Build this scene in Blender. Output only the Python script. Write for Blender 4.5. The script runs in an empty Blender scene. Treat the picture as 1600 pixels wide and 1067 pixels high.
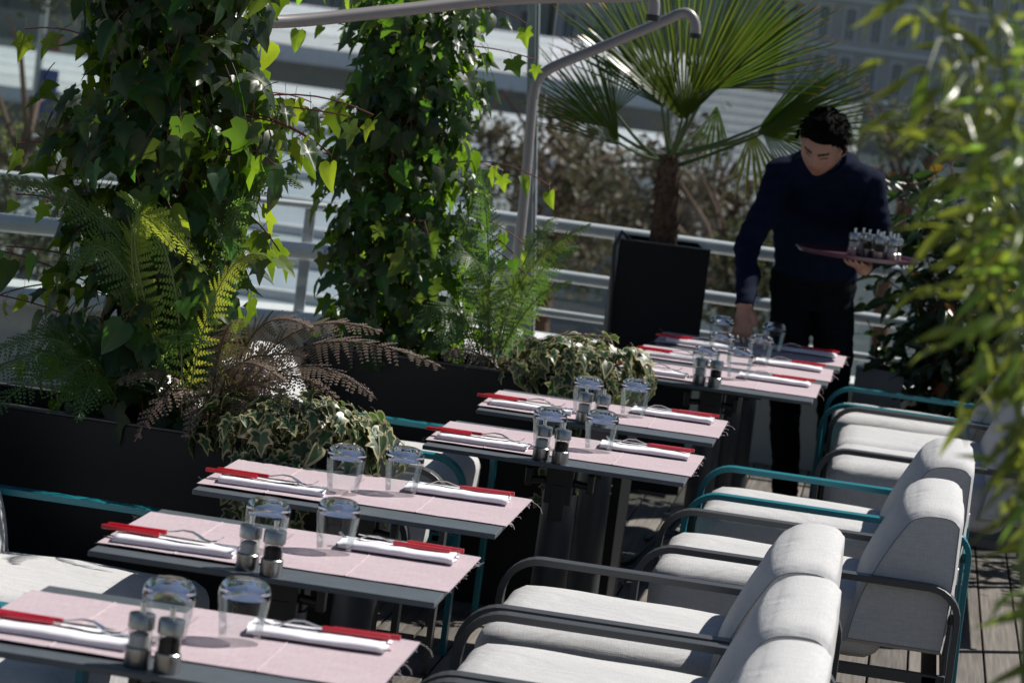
import bpy, bmesh, math, random
from mathutils import Vector as V, Matrix as M, noise
random.seed(7)
rnd = random.random
def uni(a, b): return a + (b - a) * rnd()

# ---------------------------------------------------------------- camera, sky, sun
scn = bpy.context.scene
CAM_H = 1.882
PHI, PIT, ROL = math.radians(6.944), math.radians(5.799), math.radians(7.344)
FPX = 4943.8                                   # focal length in pixels of a 1600 px wide frame
fw = V((-math.sin(PHI)*math.cos(PIT), math.cos(PHI)*math.cos(PIT), -math.sin(PIT)))
rt0 = V((math.cos(PHI), math.sin(PHI), 0)); up0 = rt0.cross(fw)
rt = rt0*math.cos(ROL) + up0*math.sin(ROL); up = -rt0*math.sin(ROL) + up0*math.cos(ROL)
cam_d = bpy.data.cameras.new('camera'); cam = bpy.data.objects.new('camera', cam_d)
scn.collection.objects.link(cam); scn.camera = cam
cam.matrix_world = M(((rt.x, up.x, -fw.x, 0), (rt.y, up.y, -fw.y, 0), (rt.z, up.z, -fw.z, CAM_H), (0, 0, 0, 1)))
cam_d.sensor_width = 36; cam_d.lens = FPX/1600*36; cam_d.clip_start = .1; cam_d.clip_end = 2000
cam_d.dof.use_dof = True; cam_d.dof.focus_distance = 8.0; cam_d.dof.aperture_fstop = 7.2

SUN_EL, SUN_AZ = math.radians(50), math.radians(52)      # azimuth measured from +Y towards +X
w = bpy.data.worlds.new('World'); scn.world = w; w.use_nodes = True
nt = w.node_tree; sky = nt.nodes.new('ShaderNodeTexSky'); sky.sky_type = 'NISHITA'; sky.sun_disc = False
sky.sun_elevation = SUN_EL; sky.sun_rotation = SUN_AZ; sky.air_density = .8; sky.dust_density = .4
bg = nt.nodes['Background']; bg.inputs['Strength'].default_value = .05
nt.links.new(sky.outputs[0], bg.inputs['Color'])
sun_d = bpy.data.lights.new('sun', 'SUN'); sun = bpy.data.objects.new('sun', sun_d); scn.collection.objects.link(sun)
sun_d.energy = 5.0; sun_d.angle = math.radians(.55); sun_d.color = (1, .95, .88)
tosun = V((math.sin(SUN_AZ)*math.cos(SUN_EL), math.cos(SUN_AZ)*math.cos(SUN_EL), math.sin(SUN_EL)))
sun.rotation_euler = tosun.to_track_quat('Z', 'Y').to_euler()
scn.view_settings.view_transform = 'Standard'; scn.view_settings.look = 'None'
scn.view_settings.exposure = 0.32; scn.view_settings.gamma = 1; scn.view_settings.use_curve_mapping = False
scn.cycles.use_denoising = True; scn.cycles.max_bounces = 10; scn.cycles.transparent_max_bounces = 24
scn.cycles.transmission_bounces = 10; scn.cycles.sample_clamp_indirect = 6; scn.cycles.caustics_reflective = False

def at(px, py, Y):
    """world point seen at photo pixel (px, py) on the plane y = Y"""
    d = rt*((px-800)/FPX) - up*((py-533.5)/FPX) + fw
    return V((0, 0, CAM_H)) + d*(Y/d.y)

# ---------------------------------------------------------------- materials
def new_mat(name):
    m = bpy.data.materials.new(name); m.use_nodes = True
    n = m.node_tree; p = n.nodes['Principled BSDF']
    return m, n, p
def mat(name, col, rough=.5, metal=0, var=.0, scale=8, bump=0, bscale=60, coat=0, spec=None, objvar=0):
    m, n, p = new_mat(name)
    p.inputs['Roughness'].default_value = rough; p.inputs['Metallic'].default_value = metal
    p.inputs['Coat Weight'].default_value = coat
    if spec is not None: p.inputs['Specular IOR Level'].default_value = spec
    p.inputs['Base Color'].default_value = (*col, 1)
    tc = n.nodes.new('ShaderNodeTexCoord')
    if var or objvar:
        nz = n.nodes.new('ShaderNodeTexNoise'); nz.inputs['Scale'].default_value = scale; nz.inputs['Detail'].default_value = 6
        n.links.new(tc.outputs['Object'], nz.inputs['Vector'])
        mr = n.nodes.new('ShaderNodeMapRange'); mr.inputs[1].default_value = .3; mr.inputs[2].default_value = .7
        mr.inputs[3].default_value = 1-var; mr.inputs[4].default_value = 1+var
        n.links.new(nz.outputs['Fac'], mr.inputs[0])
        fac = mr.outputs[0]
        if objvar:
            oi = n.nodes.new('ShaderNodeObjectInfo'); m2 = n.nodes.new('ShaderNodeMapRange')
            m2.inputs[3].default_value = 1-objvar; m2.inputs[4].default_value = 1+objvar
            n.links.new(oi.outputs['Random'], m2.inputs[0])
            mu = n.nodes.new('ShaderNodeMath'); mu.operation = 'MULTIPLY'
            n.links.new(fac, mu.inputs[0]); n.links.new(m2.outputs[0], mu.inputs[1]); fac = mu.outputs[0]
        vm = n.nodes.new('ShaderNodeVectorMath'); vm.operation = 'SCALE'; vm.inputs[0].default_value = col
        n.links.new(fac, vm.inputs['Scale']); n.links.new(vm.outputs[0], p.inputs['Base Color'])
    if bump:
        b2 = n.nodes.new('ShaderNodeTexNoise'); b2.inputs['Scale'].default_value = bscale; b2.inputs['Detail'].default_value = 4
        n.links.new(tc.outputs['Object'], b2.inputs['Vector'])
        bp = n.nodes.new('ShaderNodeBump'); bp.inputs['Strength'].default_value = bump; bp.inputs['Distance'].default_value = .004
        n.links.new(b2.outputs['Fac'], bp.inputs['Height']); n.links.new(bp.outputs[0], p.inputs['Normal'])
    return m
def weave(name, col, col2, freq, rough=.9, bump=.3, var=.06, wrinkle=0):
    """woven cloth: crossing threads in object space"""
    m, n, p = new_mat(name); tc = n.nodes.new('ShaderNodeTexCoord')
    p.inputs['Roughness'].default_value = rough; p.inputs['Specular IOR Level'].default_value = .2
    outs = []
    for sc in ((freq, freq*.06, freq*.06), (freq*.06, freq, freq*.4), (4, 4, 4)):
        mp = n.nodes.new('ShaderNodeMapping'); mp.inputs['Scale'].default_value = sc
        n.links.new(tc.outputs['Object'], mp.inputs['Vector'])
        z = n.nodes.new('ShaderNodeTexNoise'); z.inputs['Scale'].default_value = 1; z.inputs['Detail'].default_value = 3
        n.links.new(mp.outputs[0], z.inputs['Vector']); outs.append(z.outputs['Fac'])
    a = n.nodes.new('ShaderNodeMath'); a.operation = 'ADD'; n.links.new(outs[0], a.inputs[0]); n.links.new(outs[1], a.inputs[1])
    b = n.nodes.new('ShaderNodeMath'); b.operation = 'MULTIPLY_ADD'; b.inputs[1].default_value = .35
    n.links.new(outs[2], b.inputs[0]); n.links.new(a.outputs[0], b.inputs[2])
    mr = n.nodes.new('ShaderNodeMapRange'); mr.inputs[1].default_value = .85; mr.inputs[2].default_value = 1.5
    n.links.new(b.outputs[0], mr.inputs[0])
    mx = n.nodes.new('ShaderNodeMix'); mx.data_type = 'RGBA'
    mx.inputs[6].default_value = (*col2, 1); mx.inputs[7].default_value = (*col, 1)
    n.links.new(mr.outputs[0], mx.inputs[0]); n.links.new(mx.outputs[2], p.inputs['Base Color'])
    bp = n.nodes.new('ShaderNodeBump'); bp.inputs['Strength'].default_value = bump; bp.inputs['Distance'].default_value = .002
    n.links.new(a.outputs[0], bp.inputs['Height']); out = bp.outputs[0]
    if wrinkle:
        mp = n.nodes.new('ShaderNodeMapping'); mp.inputs['Scale'].default_value = (5, 9, 7); n.links.new(tc.outputs['Object'], mp.inputs['Vector'])
        z = n.nodes.new('ShaderNodeTexNoise'); z.inputs['Scale'].default_value = 1; z.inputs['Detail'].default_value = 2; z.inputs['Distortion'].default_value = 1.2
        n.links.new(mp.outputs[0], z.inputs['Vector']); b2 = n.nodes.new('ShaderNodeBump'); b2.inputs['Strength'].default_value = wrinkle; b2.inputs['Distance'].default_value = .03
        n.links.new(z.outputs['Fac'], b2.inputs['Height']); n.links.new(b2.outputs[0], bp.inputs['Normal'])
    n.links.new(out, p.inputs['Normal'])
    return m
def leaf_mat(name, col, trans, rough=.4, tw=.45, margin=None, objvar=.35, tipcol=None, hue=.03):
    """leaf: glossy diffuse top mixed with translucent light; 'edge' attribute colours a margin, uv y the tip"""
    m, n, p = new_mat(name); L = n.links.new
    p.inputs['Roughness'].default_value = rough
    oi = n.nodes.new('ShaderNodeObjectInfo'); tc = n.nodes.new('ShaderNodeTexCoord')
    nz = n.nodes.new('ShaderNodeTexNoise'); nz.inputs['Scale'].default_value = 14; nz.inputs['Detail'].default_value = 3
    geo = n.nodes.new('ShaderNodeNewGeometry')
    L(geo.outputs['Position'], nz.inputs['Vector'])
    ad = n.nodes.new('ShaderNodeMath'); ad.operation = 'ADD'; L(oi.outputs['Random'], ad.inputs[0]); L(nz.outputs['Fac'], ad.inputs[1])
    mr = n.nodes.new('ShaderNodeMapRange'); mr.inputs[1].default_value = .3; mr.inputs[2].default_value = 1.7
    mr.inputs[3].default_value = 1-objvar; mr.inputs[4].default_value = 1+objvar; L(ad.outputs[0], mr.inputs[0])
    def tint(c):
        hs = n.nodes.new('ShaderNodeHueSaturation'); hs.inputs['Color'].default_value = (*c, 1)
        L(mr.outputs[0], hs.inputs['Value'])
        h2 = n.nodes.new('ShaderNodeMapRange'); h2.inputs[3].default_value = .5-hue; h2.inputs[4].default_value = .5+hue
        L(oi.outputs['Random'], h2.inputs[0]); L(h2.outputs[0], hs.inputs['Hue'])
        return hs.outputs['Color']
    base, tr = tint(col), tint(trans)
    uv = n.nodes.new('ShaderNodeUVMap'); sp = n.nodes.new('ShaderNodeSeparateXYZ'); L(uv.outputs[0], sp.inputs[0])
    # midrib: a pale line at uv x = 0
    ab = n.nodes.new('ShaderNodeMath'); ab.operation = 'ABSOLUTE'; L(sp.outputs[0], ab.inputs[0])
    mb = n.nodes.new('ShaderNodeMapRange'); mb.inputs[1].default_value = .008; mb.inputs[2].default_value = .03
    mb.inputs[3].default_value = .45; mb.inputs[4].default_value = 0; L(ab.outputs[0], mb.inputs[0])
    def over(c, fac, c2):
        x = n.nodes.new('ShaderNodeMix'); x.data_type = 'RGBA'; L(fac, x.inputs[0]); L(c, x.inputs[6]); x.inputs[7].default_value = (*c2, 1)
        return x.outputs[2]
    base = over(base, mb.outputs[0], tuple(min(1, c*2+.03) for c in col))
    if margin:
        at_ = n.nodes.new('ShaderNodeAttribute'); at_.attribute_name = 'edge'
        j = n.nodes.new('ShaderNodeMath'); j.operation = 'MULTIPLY_ADD'; j.inputs[1].default_value = .5; L(nz.outputs['Fac'], j.inputs[0]); L(at_.outputs['Fac'], j.inputs[2])
        e = n.nodes.new('ShaderNodeMapRange'); e.inputs[1].default_value = .9; e.inputs[2].default_value = 1.0; L(j.outputs[0], e.inputs[0])
        base = over(base, e.outputs[0], margin); tr = over(tr, e.outputs[0], margin)
    if tipcol:
        e = n.nodes.new('ShaderNodeMapRange'); e.inputs[1].default_value = .93; e.inputs[2].default_value = .98; L(sp.outputs[1], e.inputs[0])
        base = over(base, e.outputs[0], tipcol); tr = over(tr, e.outputs[0], tipcol)
    L(base, p.inputs['Base Color'])
    t = n.nodes.new('ShaderNodeBsdfTranslucent'); L(tr, t.inputs['Color'])
    mx = n.nodes.new('ShaderNodeMixShader'); mx.inputs[0].default_value = tw
    L(p.outputs[0], mx.inputs[1]); L(t.outputs[0], mx.inputs[2]); L(mx.outputs[0], n.nodes['Material Output'].inputs['Surface'])
    return m
def glass_mat(name, tint=(.96, .98, .98), edge=(.93, .94, .95), dust=0.0, refl=.55):
    """thin clear sheet: transmits straight through, mirrors at grazing angles, absorbs along long paths"""
    m, n, p = new_mat(name); L = n.links.new
    lw = n.nodes.new('ShaderNodeLayerWeight'); lw.inputs['Blend'].default_value = .35
    fr = n.nodes.new('ShaderNodeFresnel'); fr.inputs['IOR'].default_value = 1.5
    c = n.nodes.new('ShaderNodeMix'); c.data_type = 'RGBA'; c.inputs[6].default_value = (*tint, 1); c.inputs[7].default_value = (*edge, 1)
    pw = n.nodes.new('ShaderNodeMath'); pw.operation = 'POWER'; pw.inputs[1].default_value = 4
    L(lw.outputs['Facing'], pw.inputs[0]); L(pw.outputs[0], c.inputs[0])
    tr = n.nodes.new('ShaderNodeBsdfTransparent'); L(c.outputs[2], tr.inputs[0])
    gl = n.nodes.new('ShaderNodeBsdfGlossy'); gl.inputs['Roughness'].default_value = .03
    fs_ = n.nodes.new('ShaderNodeMath'); fs_.operation = 'MULTIPLY'; fs_.inputs[1].default_value = refl; L(fr.outputs[0], fs_.inputs[0])
    mx = n.nodes.new('ShaderNodeMixShader'); L(fs_.outputs[0], mx.inputs[0]); L(tr.outputs[0], mx.inputs[1]); L(gl.outputs[0], mx.inputs[2])
    out = mx.outputs[0]
    if dust:
        tc = n.nodes.new('ShaderNodeTexCoord'); mp = n.nodes.new('ShaderNodeMapping'); mp.inputs['Scale'].default_value = (14, 14, 1.6)
        nz = n.nodes.new('ShaderNodeTexNoise'); nz.inputs['Detail'].default_value = 8; nz.inputs['Scale'].default_value = 2
        L(tc.outputs['Object'], mp.inputs[0]); L(mp.outputs[0], nz.inputs['Vector'])
        mr = n.nodes.new('ShaderNodeMapRange'); mr.inputs[1].default_value = .45; mr.inputs[2].default_value = .8; mr.inputs[4].default_value = dust
        L(nz.outputs['Fac'], mr.inputs[0])
        df = n.nodes.new('ShaderNodeBsdfDiffuse'); df.inputs[0].default_value = (.7, .72, .72, 1)
        m2 = n.nodes.new('ShaderNodeMixShader'); L(mr.outputs[0], m2.inputs[0]); L(out, m2.inputs[1]); L(df.outputs[0], m2.inputs[2]); out = m2.outputs[0]
    L(out, n.nodes['Material Output'].inputs['Surface'])
    return m

MT = {}
MT['table'] = mat('table_laminate', (.085, .1, .115), .38, var=.1, scale=30, bump=.05, bscale=300)
MT['column'] = mat('column_paint', (.045, .05, .057), .42, var=.1, scale=12)
MT['black'] = mat('black_plastic', (.012, .012, .013), .45)
MT['frame_dark'] = mat('charcoal_paint', (.05, .054, .06), .42, var=.06, scale=15, bump=.04, bscale=400)
MT['frame_teal'] = mat('teal_paint', (.006, .16, .2), .38, var=.06, scale=15, bump=.04, bscale=400)
MT['cushion'] = weave('grey_outdoor_fabric', (.55, .55, .55), (.42, .425, .435), 650, .95, .35, wrinkle=.28)
MT['piping'] = mat('seam_thread', (.2, .205, .215), .9)
MT['mat'] = weave('pink_paper_weave', (.5, .42, .45), (.39, .31, .34), 380, .92, .25)
MT['thread'] = mat('pale_thread', (.55, .5, .52), .9)
MT['napkin'] = mat('white_linen', (.78, .77, .82), .9, var=.03, scale=20, bump=.25, bscale=500)
MT['red'] = mat('red_handle_plastic', (.6, .008, .025), .25, coat=.4)
MT['steel'] = mat('polished_steel', (.62, .62, .63), .16, 1, var=.05)
MT['brushed'] = mat('brushed_steel', (.36, .36, .355), .3, 1, var=.2, scale=60)
MT['clear'] = glass_mat('tumbler_glass')
MT['acrylic'] = glass_mat('mill_acrylic', (.9, .9, .9), (.5, .5, .5))
MT['salt'] = mat('coarse_salt', (.78, .78, .78), .7, var=.15, scale=400)
MT['pepper'] = mat('peppercorns', (.018, .013, .011), .7, var=.7, scale=400)
MT['planter'] = mat('anthracite_planter', (.008, .0085, .01), .55, var=.15, scale=6, spec=.25)
MT['planter_grey'] = mat('pale_grey_planter', (.2, .21, .22), .6, var=.08)
MT['soil'] = mat('dark_bark_mulch', (.05, .03, .02), .95, var=.6, scale=60, bump=1, bscale=80)
MT['metal_white'] = mat('silver_rail_paint', (.68, .7, .73), .3, .1, var=.06)
MT['post'] = mat('post_aluminium', (.4, .42, .45), .35, .4, var=.06)
MT['pipe'] = mat('taupe_pipe', (.27, .25, .245), .38, .2, var=.05)
MT['screen'] = glass_mat('screen_glass', (.93, .96, .95), (.5, .6, .58), dust=.022)
MT['glass_edge'] = mat('green_glass_edge', (.01, .06, .05), .2)
MT['ledge'] = mat('white_coping', (.6, .61, .62), .6, var=.06)
m, n, p = new_mat('base_lens_glass'); p.inputs['Transmission Weight'].default_value = 1; p.inputs['Roughness'].default_value = 0
p.inputs['Base Color'].default_value = (1, .98, .985, 1); p.inputs['IOR'].default_value = 1.48; MT['lens'] = m

# deck wood with grain along each plank
m, n, p = new_mat('weathered_deck_wood'); tc = n.nodes.new('ShaderNodeTexCoord'); mp = n.nodes.new('ShaderNodeMapping')
mp.inputs['Scale'].default_value = (40, 1.5, 40); z = n.nodes.new('ShaderNodeTexNoise'); z.inputs['Scale'].default_value = 2; z.inputs['Detail'].default_value = 8
n.links.new(tc.outputs['Object'], mp.inputs[0]); n.links.new(mp.outputs[0], z.inputs['Vector'])
oi = n.nodes.new('ShaderNodeObjectInfo'); ad = n.nodes.new('ShaderNodeMath'); ad.operation = 'MULTIPLY_ADD'; ad.inputs[1].default_value = .35
n.links.new(oi.outputs['Random'], ad.inputs[0]); n.links.new(z.outputs['Fac'], ad.inputs[2])
cr = n.nodes.new('ShaderNodeValToRGB'); cr.color_ramp.elements[0].position = .35; cr.color_ramp.elements[0].color = (.055, .048, .042, 1)
cr.color_ramp.elements[1].position = .95; cr.color_ramp.elements[1].color = (.2, .18, .158, 1)
n.links.new(ad.outputs[0], cr.inputs[0]); n.links.new(cr.outputs[0], p.inputs['Base Color']); p.inputs['Roughness'].default_value = .75
bp = n.nodes.new('ShaderNodeBump'); bp.inputs['Strength'].default_value = .4; bp.inputs['Distance'].default_value = .003
n.links.new(z.outputs['Fac'], bp.inputs['Height']); n.links.new(bp.outputs[0], p.inputs['Normal']); MT['deck'] = m

MT['ivy'] = leaf_mat('ivy_leaf', (.016, .04, .013), (.2, .4, .02), .36, .42)
MT['ivy_young'] = leaf_mat('young_ivy_leaf', (.07, .15, .02), (.38, .6, .03), .4, .5)
MT['ivy_var'] = leaf_mat('variegated_ivy_leaf', (.035, .075, .03), (.1, .2, .04), .4, .3, margin=(.4, .37, .2))
MT['fern'] = leaf_mat('fern_green', (.045, .095, .025), (.2, .36, .05), .5, .45)
MT['fern_bright'] = leaf_mat('fern_lime', (.13, .2, .025), (.5, .62, .06), .5, .5)
MT['fern_bronze'] = leaf_mat('fern_bronze', (.13, .095, .072), (.17, .13, .07), .32, .22, hue=.01)
MT['palm'] = leaf_mat('palm_blade', (.05, .088, .018), (.22, .33, .03), .3, .36, tipcol=(.5, .36, .1), objvar=.2)
MT['bamboo'] = leaf_mat('bamboo_leaf', (.08, .125, .025), (.34, .45, .045), .26, .42, objvar=.65, hue=.035)
MT['shrub'] = leaf_mat('dark_glossy_leaf', (.018, .035, .013), (.1, .16, .02), .25, .25)
MT['shrub_rust'] = leaf_mat('rust_leaf', (.22, .06, .02), (.5, .2, .03), .35, .4)
MT['stem'] = mat('woody_stem', (.1, .05, .03), .8, var=.3, scale=40)
MT['stem_red'] = mat('red_stalk', (.13, .035, .03), .6)
MT['stem_green'] = mat('green_stalk', (.11, .15, .05), .5, var=.2)
MT['trunk_fibre'] = mat('palm_fibre', (.11, .062, .036), .95, var=.5, scale=50, bump=1, bscale=120)

# ---------------------------------------------------------------- mesh helpers
COL = scn.collection
class MB:
    def __init__(s): s.v, s.f, s.m, s.sm = [], [], [], []
    def add(s, vs, fs, mi=0, smooth=False):
        o = len(s.v); s.v += [tuple(q) for q in vs]
        for f in fs: s.f.append([i+o for i in f]); s.m.append(mi); s.sm.append(smooth)
    def box(s, c, d, mi=0, rot=None):
        hx, hy, hz = d[0]/2, d[1]/2, d[2]/2
        vs = [V((x*hx, y*hy, z*hz)) for x in (-1, 1) for y in (-1, 1) for z in (-1, 1)]
        if rot: vs = [rot @ q for q in vs]
        s.add([q+V(c) for q in vs], [(0, 1, 3, 2), (4, 6, 7, 5), (0, 4, 5, 1), (2, 3, 7, 6), (0, 2, 6, 4), (1, 5, 7, 3)], mi)
    def tube(s, pts, r, n=8, mi=0, caps=True):
        pts = [V(q) for q in pts]; R = r if isinstance(r, (list, tuple)) else [r]*len(pts)
        prev = None; rings = []
        for i, q in enumerate(pts):
            t = (pts[min(i+1, len(pts)-1)] - pts[max(i-1, 0)]).normalized()
            if prev is None:
                a = V((0, 0, 1)) if abs(t.z) < .9 else V((1, 0, 0)); u = t.cross(a).normalized()
            else: u = (prev - t*prev.dot(t)).normalized()
            prev = u; b = t.cross(u)
            rings.append([q + (u*math.cos(k*2*math.pi/n) + b*math.sin(k*2*math.pi/n))*R[i] for k in range(n)])
        vs = [q for g in rings for q in g]; fs = []
        for i in range(len(pts)-1):
            for k in range(n): fs.append((i*n+k, i*n+(k+1) % n, (i+1)*n+(k+1) % n, (i+1)*n+k))
        s.add(vs, fs, mi, True)
        if caps: s.add(rings[0], [list(range(n))[::-1]], mi); s.add(rings[-1], [list(range(n))], mi)
    def band(s, pts, side, wd, th, mi=0):
        """flat bar swept along pts; side = constant width direction"""
        pts = [V(q) for q in pts]; side = V(side); rings = []
        for i, q in enumerate(pts):
            t = (pts[min(i+1, len(pts)-1)] - pts[max(i-1, 0)]).normalized(); nn = t.cross(side).normalized()
            c = .12*th
            rings.append([q+side*a*wd/2+nn*b*th/2 for a, b in ((-1, -1+c/th), (-1+2*c/wd, -1), (1-2*c/wd, -1), (1, -1+c/th), (1, 1-c/th), (1-2*c/wd, 1), (-1+2*c/wd, 1), (-1, 1-c/th))])
        k = 8; vs = [q for g in rings for q in g]; fs = []
        for i in range(len(pts)-1):
            for j in range(k): fs.append((i*k+j, (i+1)*k+j, (i+1)*k+(j+1) % k, i*k+(j+1) % k))
        fs += [list(range(k)), [len(vs)-k+j for j in range(k)][::-1]]
        s.add(vs, fs, mi)
    def lathe(s, prof, n=32, mi=0, c=(0, 0, 0), smooth=True):
        vs = []; fs = []; c = V(c)
        for r, z in prof:
            for k in range(n): a = k*2*math.pi/n; vs.append(c+V((r*math.cos(a), r*math.sin(a), z)))
        for i in range(len(prof)-1):
            for k in range(n): fs.append((i*n+k, i*n+(k+1) % n, (i+1)*n+(k+1) % n, (i+1)*n+k))
        s.add(vs, fs, mi, smooth)
    def build(s, name, mats, parent=None, loc=None, kind=None, smooth=None, bevel=0):
        me = bpy.data.meshes.new(name); me.from_pydata(s.v, [], s.f)
        for q in (mats if isinstance(mats, (list, tuple)) else [mats]): me.materials.append(q)
        for i, pl in enumerate(me.polygons):
            pl.material_index = s.m[i]; pl.use_smooth = s.sm[i] if smooth is None else smooth
        me.validate(); me.update()
        if any(s.sm) and smooth is None: me.set_sharp_from_angle(angle=math.radians(38))
        return link(name, me, parent, loc, kind, bevel)
def link(name, me, parent=None, loc=None, kind=None, bevel=0):
    o = bpy.data.objects.new(name, me); COL.objects.link(o)
    if parent: o.parent = parent
    if loc is not None: o.location = loc
    if kind: o['kind'] = kind
    if bevel:
        b = o.modifiers.new('bevel', 'BEVEL'); b.width = bevel; b.segments = 2; b.limit_method = 'ANGLE'; b.angle_limit = math.radians(40)
    return o
def tag(o, label, cat, group=None):
    o['label'] = label; o['category'] = cat
    if group: o['group'] = group
    return o
def thing(name, label, cat, loc=(0, 0, 0), rz=0, group=None):
    o = bpy.data.objects.new(name, None); COL.objects.link(o); o.empty_display_size = .1
    o.location = loc; o.rotation_euler = (0, 0, rz)
    return tag(o, label, cat, group)
def copy_tree(o, parent=None):
    c = o.copy(); COL.objects.link(c); c.parent = parent
    for ch in list(o.children): copy_tree(ch, c)
    return c
def struct(o): o['kind'] = 'structure'; return o
def arc(c, r, a0, a1, n, ax=(1, 0, 0), ay=(0, 0, 1)):
    c, ax, ay = V(c), V(ax), V(ay)
    return [c + ax*r*math.cos(math.radians(a0+(a1-a0)*i/n)) + ay*r*math.sin(math.radians(a0+(a1-a0)*i/n)) for i in range(n+1)]
def bez(a, b, c, n):
    a, b, c = V(a), V(b), V(c); return [a*(1-t)**2 + b*2*t*(1-t) + c*t*t for t in [i/n for i in range(n+1)]]
def rounded(name, c, d, r, puff, mats, parent, n=12, wob=.0, zdown=.0):
    """upholstered cushion: box with soft corners and a crowned top"""
    bm = bmesh.new(); bmesh.ops.create_cube(bm, size=2); bmesh.ops.subdivide_edges(bm, edges=bm.edges[:], cuts=n, use_grid_fill=True)
    h = V((d[0]/2, d[1]/2, d[2]/2))
    for v in bm.verts:
        q = V((v.co.x*h.x, v.co.y*h.y, v.co.z*h.z)); inner = V([max(-(h[i]-r), min(h[i]-r, q[i])) for i in range(3)])
        e = q - inner
        if e.length > 1e-6:
            ax = max(abs(e.x), abs(e.y), abs(e.z)); q = inner + e.normalized()*min(r, ax if ax < r and sum(abs(k) > 1e-6 for k in e) == 1 else r)
        fx, fy = 1-(q.x/h.x)**2, 1-(q.y/h.y)**2
        if q.z > 0: q.z += puff*max(0, fx)**.6*max(0, fy)**.6
        if wob: q += noise.noise_vector(q*6+V(c)*3)*wob
        v.co = q
    me = bpy.data.meshes.new(name); bm.to_mesh(me); bm.free()
    me.materials.append(mats)
    for pl in me.polygons: pl.use_smooth = True
    return link(name, me, parent, c)
ORD = ['', 'first', 'second', 'third', 'fourth', 'fifth', 'sixth', 'seventh', 'eighth']

# ---------------------------------------------------------------- setting: deck, ground, railing
deck = MB(); deck.box((-.6, 9, -.1), (9.2, 13.4, .08)); deck = struct(deck.build('deck', mat('deck_underlay', (.01, .01, .01), .9)))
pm = MB(); pm.box((0, 0, 0), (.117, 13.2, .028)); pme = None
for i in range(72):
    x = -5.1 + i*.124
    if pme is None:
        o = pm.build('plank', MT['deck'], deck, bevel=.003); pme = o.data
    else:
        o = link('plank', pme, deck, bevel=.003)
    o.location = (x, 9, -.014)

g = MB(); g.add([(-700, -50, -6), (700, -50, -6), (700, 1400, -6), (-700, 1400, -6)], [(0, 1, 2, 3)])
struct(g.build('ground', mat('pale_quay_paving', (.3, .29, .27), .8, var=.25, scale=.15)))
g = MB(); g.add([(-900, 48, -5.9), (900, 48, -5.9), (900, 285, -5.9), (-900, 285, -5.9)], [(0, 1, 2, 3)])
struct(g.build('river', mat('river_water', (.1, .12, .12), .12, bump=.6, bscale=1.2)))

# parapet ledge under the railing
def coping(name, a, b, label):
    a, b = V(a), V(b); d = (b-a); L = d.length; ang = math.atan2(d.y, d.x); r = M.Rotation(ang, 3, 'Z'); m = (a+b)/2
    t = thing(name, label, 'parapet', (m.x, m.y, 0), ang)
    q = MB(); q.box((0, 0, .2), (L, .22, .4)); q.build('wall', MT['ledge'], t)
    q = MB(); q.box((0, -.02, .417), (L+.02, .34, .035)); q.build('coping', MT['ledge'], t, bevel=.006)
    return t
coping('parapet', (-1.95, 14.62, 0), (3.6, 14.62, 0), 'low white parapet wall under the tube railing behind the potted palm')
coping('parapet', (-4.6, 13.3, 0), (-2.05, 14.62, 0), 'low white parapet wall angled away behind the two ivy columns')
def railing(a, b, zs, rs, posts, label):
    a, b = V(a), V(b); t = thing('tube_railing', label, 'railing', (a.x, a.y, 0)); d = b-a
    for z, r in zip(zs, rs):
        q = MB(); q.tube([V((0, 0, z)), d*.5+V((0, 0, z)), d+V((0, 0, z))], r, 16); q.build('rail', MT['metal_white'], t)
    for f in posts:
        q = MB(); q.box(d*f+V((0, .05, .68)), (.05, .012, .54)); q.build('post', MT['post'], t, bevel=.003)
    return t
railing((-1.95, 14.45, 0), (3.6, 14.45, 0), (.965, .735, .56), (.031, .028, .018), (.02, .245, .47, .7, .93), 'silver tube railing running behind the palm planter and waiter')
railing((-4.5, 13.0, 0), (-2.0, 14.42, 0), (.93, .72, .4), (.016, .04, .045), (.35, .72, .98), 'thick white tube railing angled behind the ivy columns')

# glass wind screens
def screen(a, b, z0, z1, label, post_at=(0, 1), pr=.028, lean=0):
    a, b = V(a), V(b); d = b-a; t = thing('glass_screen', label, 'glass screen', (a.x, a.y, 0)); ang = math.atan2(d.y, d.x)
    q = MB(); q.box((0, 0, 0), (d.length-.03, .01, z1-z0)); o = q.build('pane', MT['screen'], t, d/2+V((0, 0, (z0+z1)/2))); o.rotation_euler = (0, 0, ang)
    for f in post_at:
        q = MB(); q.box(d*f+V((-lean/2, 0, (z1+.1)/2)), (.036, .05, z1+.1), 0, M.Rotation(-math.atan2(lean, z1), 3, 'Y'))
        q.box(d*f+V((.0245-lean/2, .004, (z1+.1)/2)), (.011, .03, z1+.1), 0, M.Rotation(-math.atan2(lean, z1), 3, 'Y'))
        q.build('post', MT['post'], t, bevel=.004)
    return t
screen((-1.53, 13.52, 0), (3.4, 13.98, 0), .06, 2.4, 'tall clear glass wind screen behind the palm with a grey leaning post', (0,), lean=.27)
screen((-1.62, 13.5, 0), (-3.9, 12.2, 0), .06, 2.4, 'clear glass wind screen running between the ivy columns and angled railing', (1,))
t = screen((-3.7, 8.965, 0), (-1.945, 8.965, 0), .06, 2.3, 'dusty glass panel with dark green edge behind the big ivy column', (0,))
q = MB(); q.box((1.755, 0, 1.18), (.006, .0105, 2.24)); q.build('green_edge', MT['glass_edge'], t)
q = MB(); q.box((1.45, 0, 1.2), (.03, .03, 2.4)); q.build('slim_post', MT['ledge'], t)

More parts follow.
